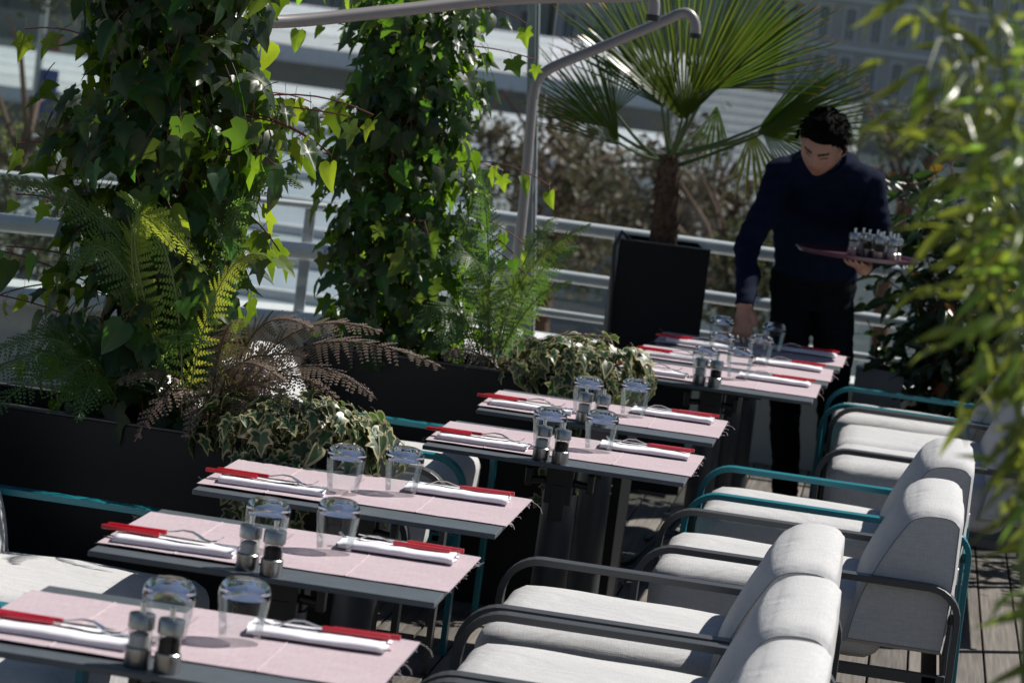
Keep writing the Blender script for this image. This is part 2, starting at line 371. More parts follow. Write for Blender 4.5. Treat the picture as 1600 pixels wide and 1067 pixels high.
# ---------------------------------------------------------------- far background
def facade(name, x0, x1, Y, z0, z1, nf, nw, cols, label, band=None):
    t = thing(name, label, 'building', ((x0+x1)/2, Y, z0)); W, H = x1-x0, z1-z0
    wall = mat(name+'_stone', cols[0], .85, var=.12, scale=.4); trim = mat(name+'_trim', cols[1], .8, var=.08, scale=.5)
    wm = mat(name+'_glass', (.1, .12, .15), .25, var=.4, scale=.3)
    q = MB(); q.box((0, 6, H/2), (W, 12, H)); q.build('wall', wall, t)
    fh = H/nf; ww = W/nw*.42; win = None; frm = None
    for i in range(nf):
        q = MB(); q.box((0, -.2, i*fh+.12), (W, .5, .3)); q.build('cornice', trim, t)
        for j in range(nw):
            loc = (-W/2+(j+.5)*W/nw, -.02, i*fh+fh*.52)
            if win is None:
                q = MB(); q.box((0, 0, 0), (ww, .1, fh*.62)); win = q.build('window', wm, t, loc)
                q = MB()
                for sx in (-1, 1): q.box((sx*ww*.5, -.12, 0), (.14, .24, fh*.66))
                q.box((0, -.14, fh*.34), (ww+.4, .3, .16)); q.box((0, -.1, -.0), (.08, .1, fh*.6)); frm = q.build('surround', trim, win)
            else:
                w_ = link('window', win.data, t, loc); link('surround', frm.data, w_)
    q = MB(); q.add([(-W/2-.3, -.5, H), (W/2+.3, -.5, H), (W/2, 3.5, H+4), (-W/2, 3.5, H+4), (W/2, 12, H+4), (-W/2, 12, H+4)], [(0, 1, 2, 3), (3, 2, 4, 5)])
    q.build('roof', mat(name+'_zinc', (.14, .15, .17), .4, .3, var=.1, scale=.4), t)
    return t
facade('far_building', -122, -79, 302, -6, 24, 6, 9, ((.3, .27, .24), (.38, .36, .33)), 'far beige stone building across the river, seen through dusty glass panel')
facade('far_building', -78, -37, 300, -6, 27, 7, 11, ((.42, .4, .4), (.55, .54, .54)), 'far brown grey building behind the slimmer ivy column and steel post')
facade('far_building', -36, -15, 296, -6, 28, 7, 7, ((.45, .43, .425), (.6, .59, .59)), 'far building with wide bays directly behind the palm fronds')
facade('far_building', -14.4, 24, 292, -6, 25, 7, 16, ((.46, .43, .44), (.75, .75, .77)), 'far mauve grey building with close tall windows above the waiter')
facade('far_building', 24.6, 62, 300, -6, 26, 7, 10, ((.3, .27, .24), (.4, .38, .36)), 'far pale building behind the bamboo leaves')
g = MB(); g.box((0, 289, -4.6), (1200, 8, 2.6)); struct(g.build('quay', mat('quay_stone', (.34, .32, .29), .85, var=.2, scale=.3)))

# white curved roofs moored on the near bank
def vault(x0, x1, Y, z, R, label, dz=1.3):
    t = thing('vaulted_pavilion', label, 'pavilion', ((x0+x1)/2, Y, -5.9)); L = x1-x0; zz = z+5.9
    q = MB(); q.box((0, R*.5, (zz-dz)/2), (L, R*.9, zz-dz)); q.build('wall', mat('pavilion_wall', (.2, .21, .22), .6, var=.1), t)
    for k in range(12):
        a0, a1 = 15*k, 15*k+14.2
        q = MB(); P = [V((0, R*.5-R*.62*math.cos(math.radians(a)), zz-dz+dz*math.sin(math.radians(a)))) for a in (a0, a1)]
        q.add([P[0]+V((-L/2, 0, 0)), P[0]+V((L/2, 0, 0)), P[1]+V((L/2, 0, 0)), P[1]+V((-L/2, 0, 0))], [(0, 1, 2, 3)])
        q.add([v+V((0, 0, -.08)) for v in (P[0]+V((-L/2, 0, 0)), P[0]+V((L/2, 0, 0)), P[1]+V((L/2, 0, 0)), P[1]+V((-L/2, 0, 0)))], [(3, 2, 1, 0)])
        q.build('roof_panel', mat('pavilion_roof', (.72, .73, .75), .25, .1, var=.05) if k == 0 and not vault.m else vault.m, t)
        vault.m = vault.m or bpy.data.materials['pavilion_roof']
vault.m = None
vault(-22, -6.5, 88, 1.45, 9, 'shiny white vaulted roof far behind the slimmer ivy column', 1.5)
vault(-24, -2.5, 70, -.35, 7, 'lower shiny white vaulted roof in front of the larger one', 1.0)
# wide stone stairs seen past the palm
t = thing('stairs', 'far flight of white stone steps seen between palm trunk and waiter', 'stairs', (-3.2, 58, -5.9))
for i in range(16):
    q = MB(); q.box((0, i*.42, (4.3+i*.175)/2), (3.6, .42, 4.3+i*.175)); q.build('step', MT['ledge'], t)
# pale lower roof left of the railing
t = thing('lower_roof', 'pale blue ribbed roof of a lower building seen through railing', 'roof', (-6.4, 24, -5.9))
q = MB(); q.add([(-3, 0, 4.6), (1.8, 0, 4.6), (1.8, 12, 6.3), (-3, 12, 6.3), (-3, 0, 0), (1.8, 0, 0), (-3, 12, 0), (1.8, 12, 0)], [(0, 1, 2, 3), (0, 4, 5, 1), (1, 5, 7, 2), (0, 3, 6, 4)])
q.build('roof_sheet', mat('pale_zinc_sheet', (.42, .48, .53), .35, .3, var=.1, scale=.8), t)
for i in range(9):
    q = MB(); f = (i+.5)/9; q.box((-.6, 12*f, 4.6+1.7*f+.03), (4.8, .12, .1)); q.build('rib', MT['ledge'], t)
t = thing('banner_pole', 'slim pole with blue banner and red top beyond the glass panel', 'banner', (at(55, 150, 40).x, 40, -6))
q = MB(); q.tube([(0, 0, 0), (0, 0, 7.4)], .05, 8); q.build('pole', MT['post'], t)
q = MB(); q.box((.16, 0, 5.6), (.24, .02, 1.7)); q.build('banner', mat('blue_banner', (.03, .07, .3), .7), t)
q = MB(); q.box((.16, 0, 6.8), (.2, .02, .22)); q.build('red_pennant', mat('red_pennant', (.22, .03, .04), .7), t)

def quadcloud(mb, pts, size, up_bias=.3):
    for q in pts:
        nrm = V((uni(-1, 1), uni(-1, 1), uni(-.6, 1))).normalized(); a = nrm.orthogonal().normalized(); b = nrm.cross(a)
        th = uni(0, 6.28); a, b = a*math.cos(th)+b*math.sin(th), b*math.cos(th)-a*math.sin(th); s = size*uni(.6, 1.3)
        mb.add([q-a*s*.5, q+b*s*.32, q+a*s*.6, q-b*s*.32], [(0, 1, 2, 3)])
def tree(px, py, Y, rad, hgt, cols, label, n=3600, leaf=.085):
    """tall tree whose crown centre is seen at (px, py) at distance Y"""
    c = at(px, py, Y); t = thing('tree', label, 'tree', (c.x, c.y, -6), 0, 'trees below the terrace')
    H = c.z+6; q = MB(); q.tube([(0, 0, 0), (.1, 0, H*.4), (-.1, .1, H*.75), (0, 0, H)], [.24, .18, .1, .03], 8)
    for k in range(12):
        a = uni(0, 6.28); z0 = H-hgt*uni(.2, .9); e = V((math.cos(a)*rad*.8, math.sin(a)*rad*.8, z0+uni(.4, 1.4)))
        q.tube([V((0, 0, z0)), e*.5+V((0, 0, z0*.5+.2)), e], [.035, .025, .01], 5)
    q.build('trunk', MT['stem'], t)
    clumps = []
    for k in range(34):
        v = V((uni(-1, 1), uni(-1, 1), uni(-1, 1)))
        if v.length < 1: clumps.append((V((v.x*rad, v.y*rad, H+v.z*hgt)), uni(.14, .36)))
    q = MB(); pts = []
    for i in range(n):
        cc, r = random.choice(clumps); v = V((random.gauss(0, 1), random.gauss(0, 1), random.gauss(0, .8)))*r*.6
        pts.append(cc+v)
    quadcloud(q, pts, leaf); q.build('crown', cols, t, kind='stuff')
TB_ = leaf_mat('autumn_tree_leaf', (.05, .038, .024), (.09, .07, .035), .6, .35); TG_ = leaf_mat('green_tree_leaf', (.036, .042, .02), (.09, .1, .035), .6, .4)
tree(885, 290, 34, 1.1, .9, TB_, 'bronze brown tree crown behind the fern planter and steel post')
tree(1000, 330, 38, 1.3, 1.0, TG_, 'olive green tree crown low behind the palm planter')
tree(1110, 330, 33, 1.0, .8, TB_, 'bronze tree crown between palm trunk and waiter')
tree(1150, 450, 30, .9, .6, TG_, 'small green tree crown behind the waiter\'s reaching arm')
tree(430, 255, 40, 1.3, .55, TB_, 'dark brown tree crown seen between the two ivy columns')
tree(50, 150, 30, 1.3, 1.5, TG_, 'sunlit green tree seen through the dusty glass panel')
tree(10, 330, 32, 1.0, .9, leaf_mat('yellow_tree_leaf', (.14, .13, .045), (.3, .28, .08), .6, .4), 'yellow green tree low behind the dusty glass panel')
tree(560, 330, 44, 1.4, .8, TG_, 'soft green tree crown behind the slimmer ivy column')
tree(700, 250, 46, 1.3, .6, TB_, 'soft bronze tree crown beside the grey leaning post')
tree(20, 400, 27, 1.1, .7, TG_, 'low soft green tree crown beyond the dusty glass panel')
tree(330, 330, 36, .9, .5, TB_, 'small brown tree crown seen beside the dark green glass edge')
tree(170, 300, 33, 1.2, 1.2, TG_, 'soft green tree crown behind the big ivy column')
tree(1420, 260, 40, 1.0, 1.0, TG_, 'green tree crown beyond the railing beside the waiter\'s head')

# ---------------------------------------------------------------- planters
MT['planter_rim'] = mat('dusty_planter_rim', (.03, .031, .034), .5, var=.5, scale=14)
def planter(name, loc, d, label, m, soil=True, cat='planter', taper=0):
    t = thing(name, label, cat, loc); w_, l_, h = d; th = .02
    q = MB()
    q.box((0, -l_/2+th/2, h/2), (w_, th, h)); q.box((0, l_/2-th/2, h/2), (w_, th, h))
    q.box((-w_/2+th/2, 0, h/2), (th, l_-2*th, h)); q.box((w_/2-th/2, 0, h/2), (th, l_-2*th, h)); q.box((0, 0, .012), (w_-2*th, l_-2*th, .02))
    q.build('box', m, t, bevel=.003)
    q = MB()
    for sy in (-1, 1): q.box((0, sy*(l_/2-.014), h+.003), (w_+.004, .03, .006))
    for sx in (-1, 1): q.box((sx*(w_/2-.014), 0, h+.003), (.03, l_-.056, .006))
    q.build('rim', MT['planter_rim'] if m == MT['planter'] else m, t, bevel=.001)
    q = MB(); n_ = 14
    vs = [V((-w_/2+th+(w_-2*th)*i/n_, -l_/2+th+(l_-2*th)*j/n_, h-.035+noise.noise(V((i*.7, j*.7, w_*9)))*.02)) for i in range(n_+1) for j in range(n_+1)]
    q.add(vs, [(i*(n_+1)+j, (i+1)*(n_+1)+j, (i+1)*(n_+1)+j+1, i*(n_+1)+j+1) for i in range(n_) for j in range(n_)], 0, True); q.build('soil', MT['soil'], t)
    return t
planter('planter', (-1.93, 7.86, 0), (1.38, .4, .755), 'black trough planter holding the big ivy column and bronze ferns', MT['planter'])
planter('planter', (-1.35, 10.2, 0), (1.08, .4, .755), 'black trough planter holding the slimmer ivy column and green fern', MT['planter'])
planter('planter', (-1.035, 13.24, 0), (.38, .36, 1.03), 'tall square black planter holding the fan palm', MT['planter']).rotation_euler = (0, 0, math.radians(9))
planter('planter', (-.06, 13.25, 0), (.2, .3, .63), 'small pale grey planter box beside the waiter\'s leg', MT['planter_grey'])
planter('planter', (.42, 13.2, 0), (.6, .4, .42), 'low pale grey trough under the dark glossy shrub', MT['planter_grey'])
q = MB(); P = [at(990, 368, 13.0), at(972, 362, 13.0), at(960, 385, 13.0), at(957, 440, 13.0), at(948, 560, 13.0), at(945, 640, 13.0)]
P[0] = V((-1.16, 13.08, 1.035)); P.append(V((P[-1].x, 13.0, .01))); P.append(V((P[-1].x+.3, 12.95, .01)))
q.tube(P, .008, 8); tag(q.build('hose', MT['black']), 'thin black hose hanging down from rim of the palm planter', 'hose')

# bent pipes
def smooth_path(P, n=5):
    out = []
    for i in range(len(P)-1):
        P0, P1, P2, P3 = P[max(0, i-1)], P[i], P[i+1], P[min(len(P)-1, i+2)]
        for f in [k/n for k in range(n)]: out.append(.5*((2*P1)+(P2-P0)*f+(2*P0-5*P1+4*P2-P3)*f*f+(3*P1-P0-3*P2+P3)*f**3))
    return out+[P[-1]]
q = MB(); B = V((-1.42, 11.5, 0))
P = [V((-1.40, 11.5, 0)), V((-1.42, 11.5, 1.1)), V((-1.437, 11.5, 1.55))] + [at(*p, 11.5) for p in ((834, 150), (839, 127), (853, 112), (880, 98), (960, 66), (1040, 32), (1062, 22), (1076, 22), (1086, 36), (1087, 58))]
t = thing('bent_pipe', 'taupe bent pipe arching in front of the palm with downturned end', 'pipe'); P = smooth_path(P); q.tube(P, .019, 12); q.build('tube', MT['pipe'], t)
q = MB(); q.tube([P[-1]+V((0, 0, .012)), P[-1]-V((0, 0, .006))], .0215, 12); q.build('end_ring', MT['black'], t)
q = MB(); P = [V((-2.12, 8.52, 0)), V((-2.12, 8.52, 1.66)), V((-2.1, 8.54, 1.73)), V((-2.02, 8.58, 1.765))] + [at(*p, Y) for p, Y in (((445, 34), 8.8), ((620, 17), 9.0), ((800, -2), 9.2), ((985, -6), 9.4), ((1008, -12), 9.4), ((1021, 2), 9.4), ((1020, 30), 9.4))]
t = thing('bent_pipe', 'taupe bent pipe crossing above the slimmer ivy column', 'pipe'); P = smooth_path(P); q.tube(P, .019, 12); q.build('tube', MT['pipe'], t)
q = MB(); q.tube([P[-1]+V((0, 0, .012)), P[-1]-V((0, 0, .006))], .0215, 12); q.build('end_ring', MT['black'], t)

# ---------------------------------------------------------------- tables
TBL = {1: (-1.487, 5.04), 2: (-1.521, 6.041), 3: (-1.529, 6.962), 4: (-1.203, 8.223), 5: (-1.191, 9.131), 6: (-.959, 10.61), 7: (-.93, 11.22), 8: (-.905, 11.83)}
TH, TL, TD = .735, .70, .60
TBLAB = ', counting towards the waiter'
proto_t = thing('table', '', 'table', (0, 0, 0), 0, 'grey pedestal tables in a row')
q = MB(); q.box((TL/2, TD/2, TH-.006), (TL, TD, .012)); q.build('tabletop', MT['table'], proto_t, bevel=.002)
q = MB(); q.lathe([(.0, .03), (.054, .03), (.052, .06), (.049, .4), (.047, .62), (.0, .62)], 24, c=(TL/2, TD/2, 0)); q.build('column', MT['column'], proto_t)
q = MB()
q.box((TL/2, TD/2-.055, .655), (.075, .03, .12)); q.box((TL/2, TD/2, .70), (.34, .1, .02)); q.box((TL/2, TD/2, .66), (.09, .07, .07)); q.box((TL/2-.0, TD/2-.065, .6), (.045, .012, .1))
for sx in (-1, 1): q.box((TL/2+sx*.15, TD/2, .715), (.04, .3, .016))
br = q.build('bracket', MT['black'], proto_t, bevel=.004)
for sx in (-1, 1):
    q = MB(); q.tube([(TL/2+sx*.04, TD/2-.05, .655), (TL/2+sx*.085, TD/2-.05, .65)], .011, 8); q.box((TL/2+sx*.085, TD/2-.055, .66), (.018, .03, .05)); q.build('clamp_lever', MT['black'], br, bevel=.003)
for k in range(4):
    a = math.radians(45+90*k); d = V((math.cos(a), math.sin(a), 0)); c = V((TL/2, TD/2, 0)); q = MB()
    q.tube([c+d*.03+V((0, 0, .1)), c+d*.09+V((0, 0, .17)), c+d*.16+V((0, 0, .16)), c+d*.26+V((0, 0, .06)), c+d*.33+V((0, 0, .017)), c+d*.36+V((0, 0, .014))], .014, 10); q.build('foot', MT['column'], proto_t)
# fringe thread bundles
def fringe(mb, x, y0, y1, sgn, n=16, z=0):
    for i in range(n):
        y = uni(y0, y1); L = uni(.003, .01) if rnd() < .85 else uni(.015, .035); p0 = V((x, y, z)); p2 = p0+V((sgn*L*uni(.5, 1), uni(-.4, .4)*L, uni(-1, .5)*L)); p1 = (p0+p2)/2+V((sgn*L*.3, uni(-.3, .3)*L, L*.2))
        mb.tube(bez(p0, p1, p2, 3), .0004, 3, 1, False)
# mats: thin sheet with a fold line across its middle
def mat_mesh(w_, d_):
    q = MB(); ny = 8; th = .0016
    xs = [w_*i/8 for i in range(9)]; xs = sorted(xs+[w_*.5-.002, w_*.5+.002, w_*.5-.012, w_*.5+.012])
    for zz, fl in ((th, 0), (0, 1)):
        vs = [(x, d_*j/ny, zz+abs(.0009*math.sin(x*23+j*1.1)*(1 if j in (0, ny) else .5))+(.0017 if abs(x-w_*.5) < 1e-6 else 0)) for x in xs for j in range(ny+1)]
        fs = [(i*(ny+1)+j, (i+1)*(ny+1)+j, (i+1)*(ny+1)+j+1, i*(ny+1)+j+1) for i in range(len(xs)-1) for j in range(ny)]
        q.add(vs, [f[::-1] for f in fs] if fl else fs, 0, False)
    return q
# napkin: folded linen; 'rolled' shows one soft closed fold, otherwise loose layers
def napkin_mesh(seed, rolled, w_=.245, d_=.108):
    random.seed(seed); q = MB(); nx = 18; ph = uni(0, 9); th = .004; y1 = d_*.46
    if rolled:
        paths = [[V((0, -y1, .0025)), V((0, 0, .0025)), V((0, y1-.008, .0025))]+arc((0, y1-.008, .0095), .007, -90, 90, 8, (0, 1, 0))+[V((0, d_*.1, .0178)), V((0, -d_*.2, .0165)), V((0, -y1, .0135))],
                 [V((0, -y1*.96, .0082)), V((0, 0, .009)), V((0, y1-.010, .0092))]]
    else:
        paths = [[V((0, y1, .0025)), V((0, 0, .0025)), V((0, -y1+.005, .0025))]+arc((0, -y1+.005, .0062), .0037, 270, 90, 6, (0, 1, 0))+[V((0, 0, .0102)), V((0, y1, .0096))],
                 [V((0, -y1-.002, .0142)), V((0, -d_*.2, .0152)), V((0, d_*.2, .0155)), V((0, y1-.004, .014))]]
    for path in paths:
        m_ = len(path); nr = []
        for i in range(m_): t_ = (path[min(i+1, m_-1)]-path[max(i-1, 0)]).normalized(); nr.append(V((0, -t_.z, t_.y)))
        rg = [a+b*th/2 for a, b in zip(path, nr)]+[a-b*th/2 for a, b in list(zip(path, nr))[::-1]]; k = len(rg); vs = []; sh = uni(-.004, .004)
        for i in range(nx+1):
            x = w_*(i/nx-.5)
            for j, r in enumerate(rg):
                e = .005*noise.noise(V((r.z*160, r.y*22, ph+i))) if i in (0, nx) else 0
                hz = .74+.18*noise.noise(V((x*9, r.y*9, ph+4)))+.1*noise.noise(V((x*30, r.y*16, ph)))
                vs.append((x*(1+sh)+e+sh, r.y*(1+.05*noise.noise(V((x*10, 1, ph))))+.004*noise.noise(V((x*7, 3, ph))), max(.0004, r.z*hz)))
        fs = [(i*k+j, (i+1)*k+j, (i+1)*k+(j+1) % k, i*k+(j+1) % k) for i in range(nx) for j in range(k)]; h = k//2
        for base in (0, nx*k):
            for j in range(h-1): fs.append((base+j, base+j+1, base+k-2-j, base+k-1-j))
        q.add(vs, fs, 0, True)
    return q
def strip(mb, pts, wid, th, mi=0):
    """metal strip with varying width along pts (x,z profile), width along y"""
    vs = []; 
    for (x, z), w_ in zip(pts, wid):
        vs += [(x, -w_/2, z-th/2), (x, w_/2, z-th/2), (x, w_/2, z+th/2), (x, -w_/2, z+th/2)]
    k = len(pts); fs = [(i*4+a, (i+1)*4+a, (i+1)*4+(a+1) % 4, i*4+(a+1) % 4) for i in range(k-1) for a in range(4)]
    fs += [(0, 1, 2, 3), (k*4-1, k*4-2, k*4-3, k*4-4)]
    mb.add(vs, fs, mi, False)
def handle(parent, th=.0085):
    q = MB(); L = .122
    for sy in (-1, 1): q.box((L/2, sy*.0044, 0), (L, .005, th))
    h = q.build('handle', MT['red'], parent, bevel=.0015)
    q = MB(); q.box((L/2, 0, 0), (L+.001, .0038, th*.96)); q.build('tang', MT['steel'], h)
fork0 = thing('fork', '', 'fork', (0, 0, 0), 0, 'forks with red handles'); handle(fork0)
q = MB(); strip(q, [(.115, 0), (.135, .004), (.155, .009), (.175, .008), (.19, .001), (.198, -.004)], [.006, .0055, .0065, .012, .021, .023], .0022)
for k in range(4):
    y = (k-1.5)*.006; vs = []
    P_ = [(.197, -.004), (.212, -.007), (.226, -.004), (.238, 0.006)]
    q2 = []
    for (x, z) in P_: q2 += [(x, y-.0015, z-.001), (x, y+.0015, z-.001), (x, y+.0015, z+.001), (x, y-.0015, z+.001)]
    q.add(q2, [(i*4+a, (i+1)*4+a, (i+1)*4+(a+1) % 4, i*4+(a+1) % 4) for i in range(3) for a in range(4)]+[(15, 14, 13, 12)])
q.build('tines', MT['steel'], fork0)
knife0 = thing('knife', '', 'knife', (0, 0, 0), 0, 'knives with red handles'); handle(knife0)
q = MB(); strip(q, [(.118, 0), (.13, 0), (.15, 0), (.19, 0), (.215, 0), (.23, 0)], [.009, .012, .017, .018, .013, .003], .0016); q.build('blade', MT['steel'], knife0)
# tumbler standing upside down: thick base on top
glass0 = thing('tumbler', '', 'tumbler', (0, 0, 0), 0, 'clear tumblers turned upside down')
q = MB(); q.lathe([(.0365, .0), (.0378, .014), (.0410, .038), (.0445, .062), (.0461, .078)], 48); q.build('wall', MT['clear'], glass0)
q = MB(); q.lathe([(0, .099), (.018, .0983), (.031, .094), (.039, .0868), (.0442, .0782), (.0462, .0782), (.0465, .083), (.0455, .091), (.0418, .1), (.0355, .1068), (.027, .1102), (.014, .1098), (0, .1095)], 48); q.build('thick_base', MT['lens'], glass0)
# mills
def mill_proto(name, fill, fillname):
    t = thing(name, '', 'mill', (0, 0, 0), 0, 'salt and pepper mills')
    q = MB(); q.lathe([(0, 0), (.0215, 0), (.0225, .002), (.0225, .032), (.0205, .034), (0, .034)], 28); q.build('base', MT['brushed'], t)
    q = MB(); q.lathe([(.0195, .034), (.0195, .064), (.0, .064)], 28); c = q.build('chamber', MT['acrylic'], t)
    q = MB(); q.lathe([(0, .0345), (.0175, .0345), (.0175, .054), (.012, .058), (.0, .056)], 24); q.build(fillname, fill, c)
    q = MB(); q.lathe([(0, .0645), (.0205, .0645), (.0225, .066), (.0225, .0885), (.0212, .0905), (.006, .0925), (0, .0925)], 28); q.build('cap', MT['brushed'], t)
    q = MB(); q.lathe([(.0055, .0922), (.0045, .098), (.0055, .108), (.0048, .1105), (0, .111)], 16); q.build('knob', MT['steel'], t)
    return t
salt0 = mill_proto('salt_mill', MT['salt'], 'salt'); pep0 = mill_proto('pepper_mill', MT['pepper'], 'peppercorns')
first = set()
def place(proto, loc, rz, label, group=None):
    o = proto if proto.name not in first else copy_tree(proto)
    first.add(proto.name); o.location = loc; o.rotation_euler = (0, 0, rz); o['label'] = label
    if group: o['group'] = group
    return o
matL = mat_mesh(.315, .445); matR = mat_mesh(.425, .455); lay = {}
for k, (X, Y) in TBL.items():
    where = f'{ORD[k]} table{TBLAB}'
    place(proto_t, (X, Y, 0), 0, f'grey pedestal table with pink mats, {where}')
    for side in (0, 1):
        sname = 'planter side' if side == 0 else 'side away from planters'
        mm = matL if side == 0 else matR; key = ('mat', side)
        random.seed(k*10+side)
        fr = MB(); 
        if side == 0: loc = (X-.004+uni(-.004, .004), Y+.062+uni(-.012, .012), TH+.0042); fringe(fr, 0, 0, .44, -1)
        else: loc = (X+.283, Y+.135+uni(-.015, .01), TH+.0008); fringe(fr, .425, 0, .455, 1)
        if key not in lay: o = mm.build('placemat', MT['mat']); lay[key] = o.data
        else: o = link('placemat', lay[key])
        o.location = loc; o.rotation_euler = (0, 0, uni(-.008, .008)); tag(o, f'pink woven placemat, {sname} of {where}', 'placemat', 'pink placemats')
        fr.build('fringe', [MT['mat'], MT['thread']], o, kind='stuff')
        # napkin, knife and fork
        zt = TH+.0062
        if side == 0: c = V((X+.148+uni(-.008, .008), Y+.148+uni(-.01, .02), zt)); rz = uni(-.07, .07)
        else: c = V((X+.55+uni(-.012, .012), Y+.44+uni(-.015, .02), zt)); rz = math.pi+uni(-.08, .08)
        nk = napkin_mesh(k*7+side, side == 1).build('napkin', MT['napkin'], smooth=True); nk.location = c; nk.rotation_euler = (0, 0, rz)
        tag(nk, f'white folded napkin, {sname} of {where}', 'napkin', 'folded white napkins')
        random.seed(k*20+side); R = M.Rotation(rz, 3, 'Z')
        kx, ky = (-.155, .002) if side == 0 else (-.135, -.022)
        place(knife0, c+R@V((kx+uni(-.01, .01), ky+uni(-.012, .012), .0195)), rz+uni(-.12, .12), f'red handled knife on napkin, {sname} of {where}')
        place(fork0, c+R@V((kx+.012+uni(-.012, .012), ky+.02+uni(-.004, .012), .0205)), rz+uni(-.14, .06), f'red handled fork on napkin, {sname} of {where}')
    for j, (gx, gy) in enumerate(((.302, .245), (.425, .36))):
        if k == 8 and j == 0: gx, gy = .22, .3
        place(glass0, (X+gx+uni(-.01, .01), Y+gy+uni(-.015, .015), TH+.0062 if j == 0 else TH+.006), uni(0, 6), f'upside down tumbler, {"planter side" if j == 0 else "side away from planters"} of {where}')
    if k in (1, 2, 4, 5, 6):
        place(salt0, (X+.312, Y+.042+uni(-.006, .006), TH+.0002), uni(0, 6), f'steel salt mill with white grains on {where}')
        place(pep0, (X+.365, Y+.03+uni(-.006, .006), TH+.0002), uni(0, 6), f'steel pepper mill with black grains on {where}')

# ---------------------------------------------------------------- armchairs and sofas
AZ = .58
def seat_unit(W, mframe, ncush, name, drop=0):
    t = thing(name, '', 'armchair' if ncush == 1 else 'sofa')
    Dp = .83
    for sy in (-1, 1):
        y = sy*(W/2-.026); q = MB()
        path = [V((0, y, 0)), V((0, y, .2)), V((0, y, AZ-.1))] + arc((.095, y, AZ-.095), .095, 180, 90, 8)[1:] + [V((.4, y, AZ))] + arc((Dp-.08, y, AZ-.08), .08, 90, 0, 7) + [V((Dp, y, .3)), V((Dp+.01, y, 0))]
        q.band(path, (0, 1, 0), .046, .017); q.build('arm_frame', mframe, t)
    q = MB()
    for x in (.06, Dp-.05): q.box((x, 0, .335), (.04, W-.1, .02))
    for sy in (-1, 1): q.box((Dp/2, sy*(W/2-.06), .335), (Dp-.02, .02, .03))
    q.box((Dp-.012, 0, .5), (.014, W-.1, .03)); q.build('seat_rail', mframe, t, bevel=.002)
    q = MB(); q.box((Dp-.02, 0, .44), (.006, W-.12, .2)); q.build('back_plate', mframe, t)
    cw = (W-.11)/ncush
    for i in range(ncush):
        y = -W/2+.055+cw*(i+.5)
        rounded('seat_cushion', (.03+.31, y, .442-drop), (.62, cw-.012, .165), .05, .022, MT['cushion'], t, 14, .005)
        # back cushion: sloped front, rounded crown
        prof = [(.545, .40), (.56, .50), (.59, .59), (.63, .675), (.66, .728), (.682, .757), (.71, .772), (.745, .777), (.785, .773), (.806, .758), (.814, .73), (.814, .55), (.808, .40)]
        pr2 = []
        for a in range(len(prof)-1):
            P0, P1, P2, P3 = (V((*prof[max(0, min(len(prof)-1, a+d))], 0)) for d in (-1, 0, 1, 2))
            for f in (0, .33, .66): g3 = .5*((2*P1)+(P2-P0)*f+(2*P0-5*P1+4*P2-P3)*f*f+(3*P1-P0-3*P2+P3)*f**3); pr2.append((g3.x, g3.y))
        prof = pr2+[prof[-1]]
        SS = [-1, -.99, -.965, -.92, -.85, -.7, -.45, -.2, 0]; SS = SS+[-a for a in SS[:-1]][::-1]
        ny = len(SS)-1; hw = ((W-.07)/ncush-.006)/2; y = -W/2+.035+(W-.07)/ncush*(i+.5); vs = []
        for j in range(ny+1):
            s = SS[j]; edge = max(0, (abs(s)-.85)/.15)**2.2
            for (x, z) in prof:
                cx, cz = .70, .58; b = 1-.085*edge; zz = cz+(z-cz)*b+.012*(1-s*s)*(z > .7); xx = cx+(x-cx)*b-(.014*(1-s*s) if x < .68 else 0)
                w_ = noise.noise(V((x*9, s*3+i*5+y, z*9)))*.004
                vs.append((xx+w_, y+s*hw, zz+w_))
        kk = len(prof); q = MB(); q.add(vs, [(j*kk+a, j*kk+(a+1) % kk, (j+1)*kk+(a+1) % kk, (j+1)*kk+a) for j in range(ny) for a in range(kk)]+[list(range(kk))[::-1], [ny*kk+a for a in range(kk)]], 0, True)
        bc = q.build('back_cushion', MT['cushion'], t)
        for j in (0, ny):
            q = MB(); q.tube([V(v)+V((0, (-.001 if j == 0 else .001), 0)) for v in vs[j*kk:(j+1)*kk]]+[V(vs[j*kk])], .0014, 5); q.build('piping', MT['piping'], bc)
        q = MB(); q.box((.817, y-hw+.1, .6), (.004, .03, .04)); q.build('care_tag', MT['napkin'], bc)
    return t
pd = seat_unit(.755, MT['frame_dark'], 1, 'armchair'); pt = seat_unit(.70, MT['frame_teal'], 1, 'armchair')
sd = seat_unit(1.4, MT['frame_dark'], 2, 'sofa'); st = seat_unit(1.42, MT['frame_teal'], 2, 'sofa', .085)
used = set()
def seat(proto, fx, yc, left, label, group):
    o = proto if proto.name not in used else copy_tree(proto); used.add(proto.name)
    o.location = (fx, yc, 0); o.rotation_euler = (0, 0, math.pi if left else 0); o['label'] = label; o['group'] = group
    return o
GR = 'armchairs with grey cushions along the tables'
for fx, yc, k in ((-.855, 5.70, 1), (-.86, 6.475, 2), (-.875, 7.255, 3), (-.585, 8.44, 4)):
    seat(pd, fx, yc, False, f'charcoal framed armchair with grey cushions at the {ORD[k]} table{TBLAB}', GR)
seat(pt, -.545, 9.49, False, f'teal framed armchair with grey cushions at fifth table, away from planters', GR)
seat(sd, -.21, 11.35, False, 'charcoal framed two seat sofa at the sixth and seventh tables', 'two seat sofas')
seat(pt, -.25, 12.42, False, 'teal framed armchair beside the waiter\'s legs, under the glossy shrub', GR)
seat(st, -1.52, 6.79, True, 'teal framed two seat sofa in front of the big ivy planter', 'two seat sofas')
seat(pd, -1.2, 8.47, True, 'charcoal framed armchair on planter side of the fourth table', GR)
seat(pt, -1.2, 9.46, True, 'teal framed armchair on planter side of the fifth table', GR)
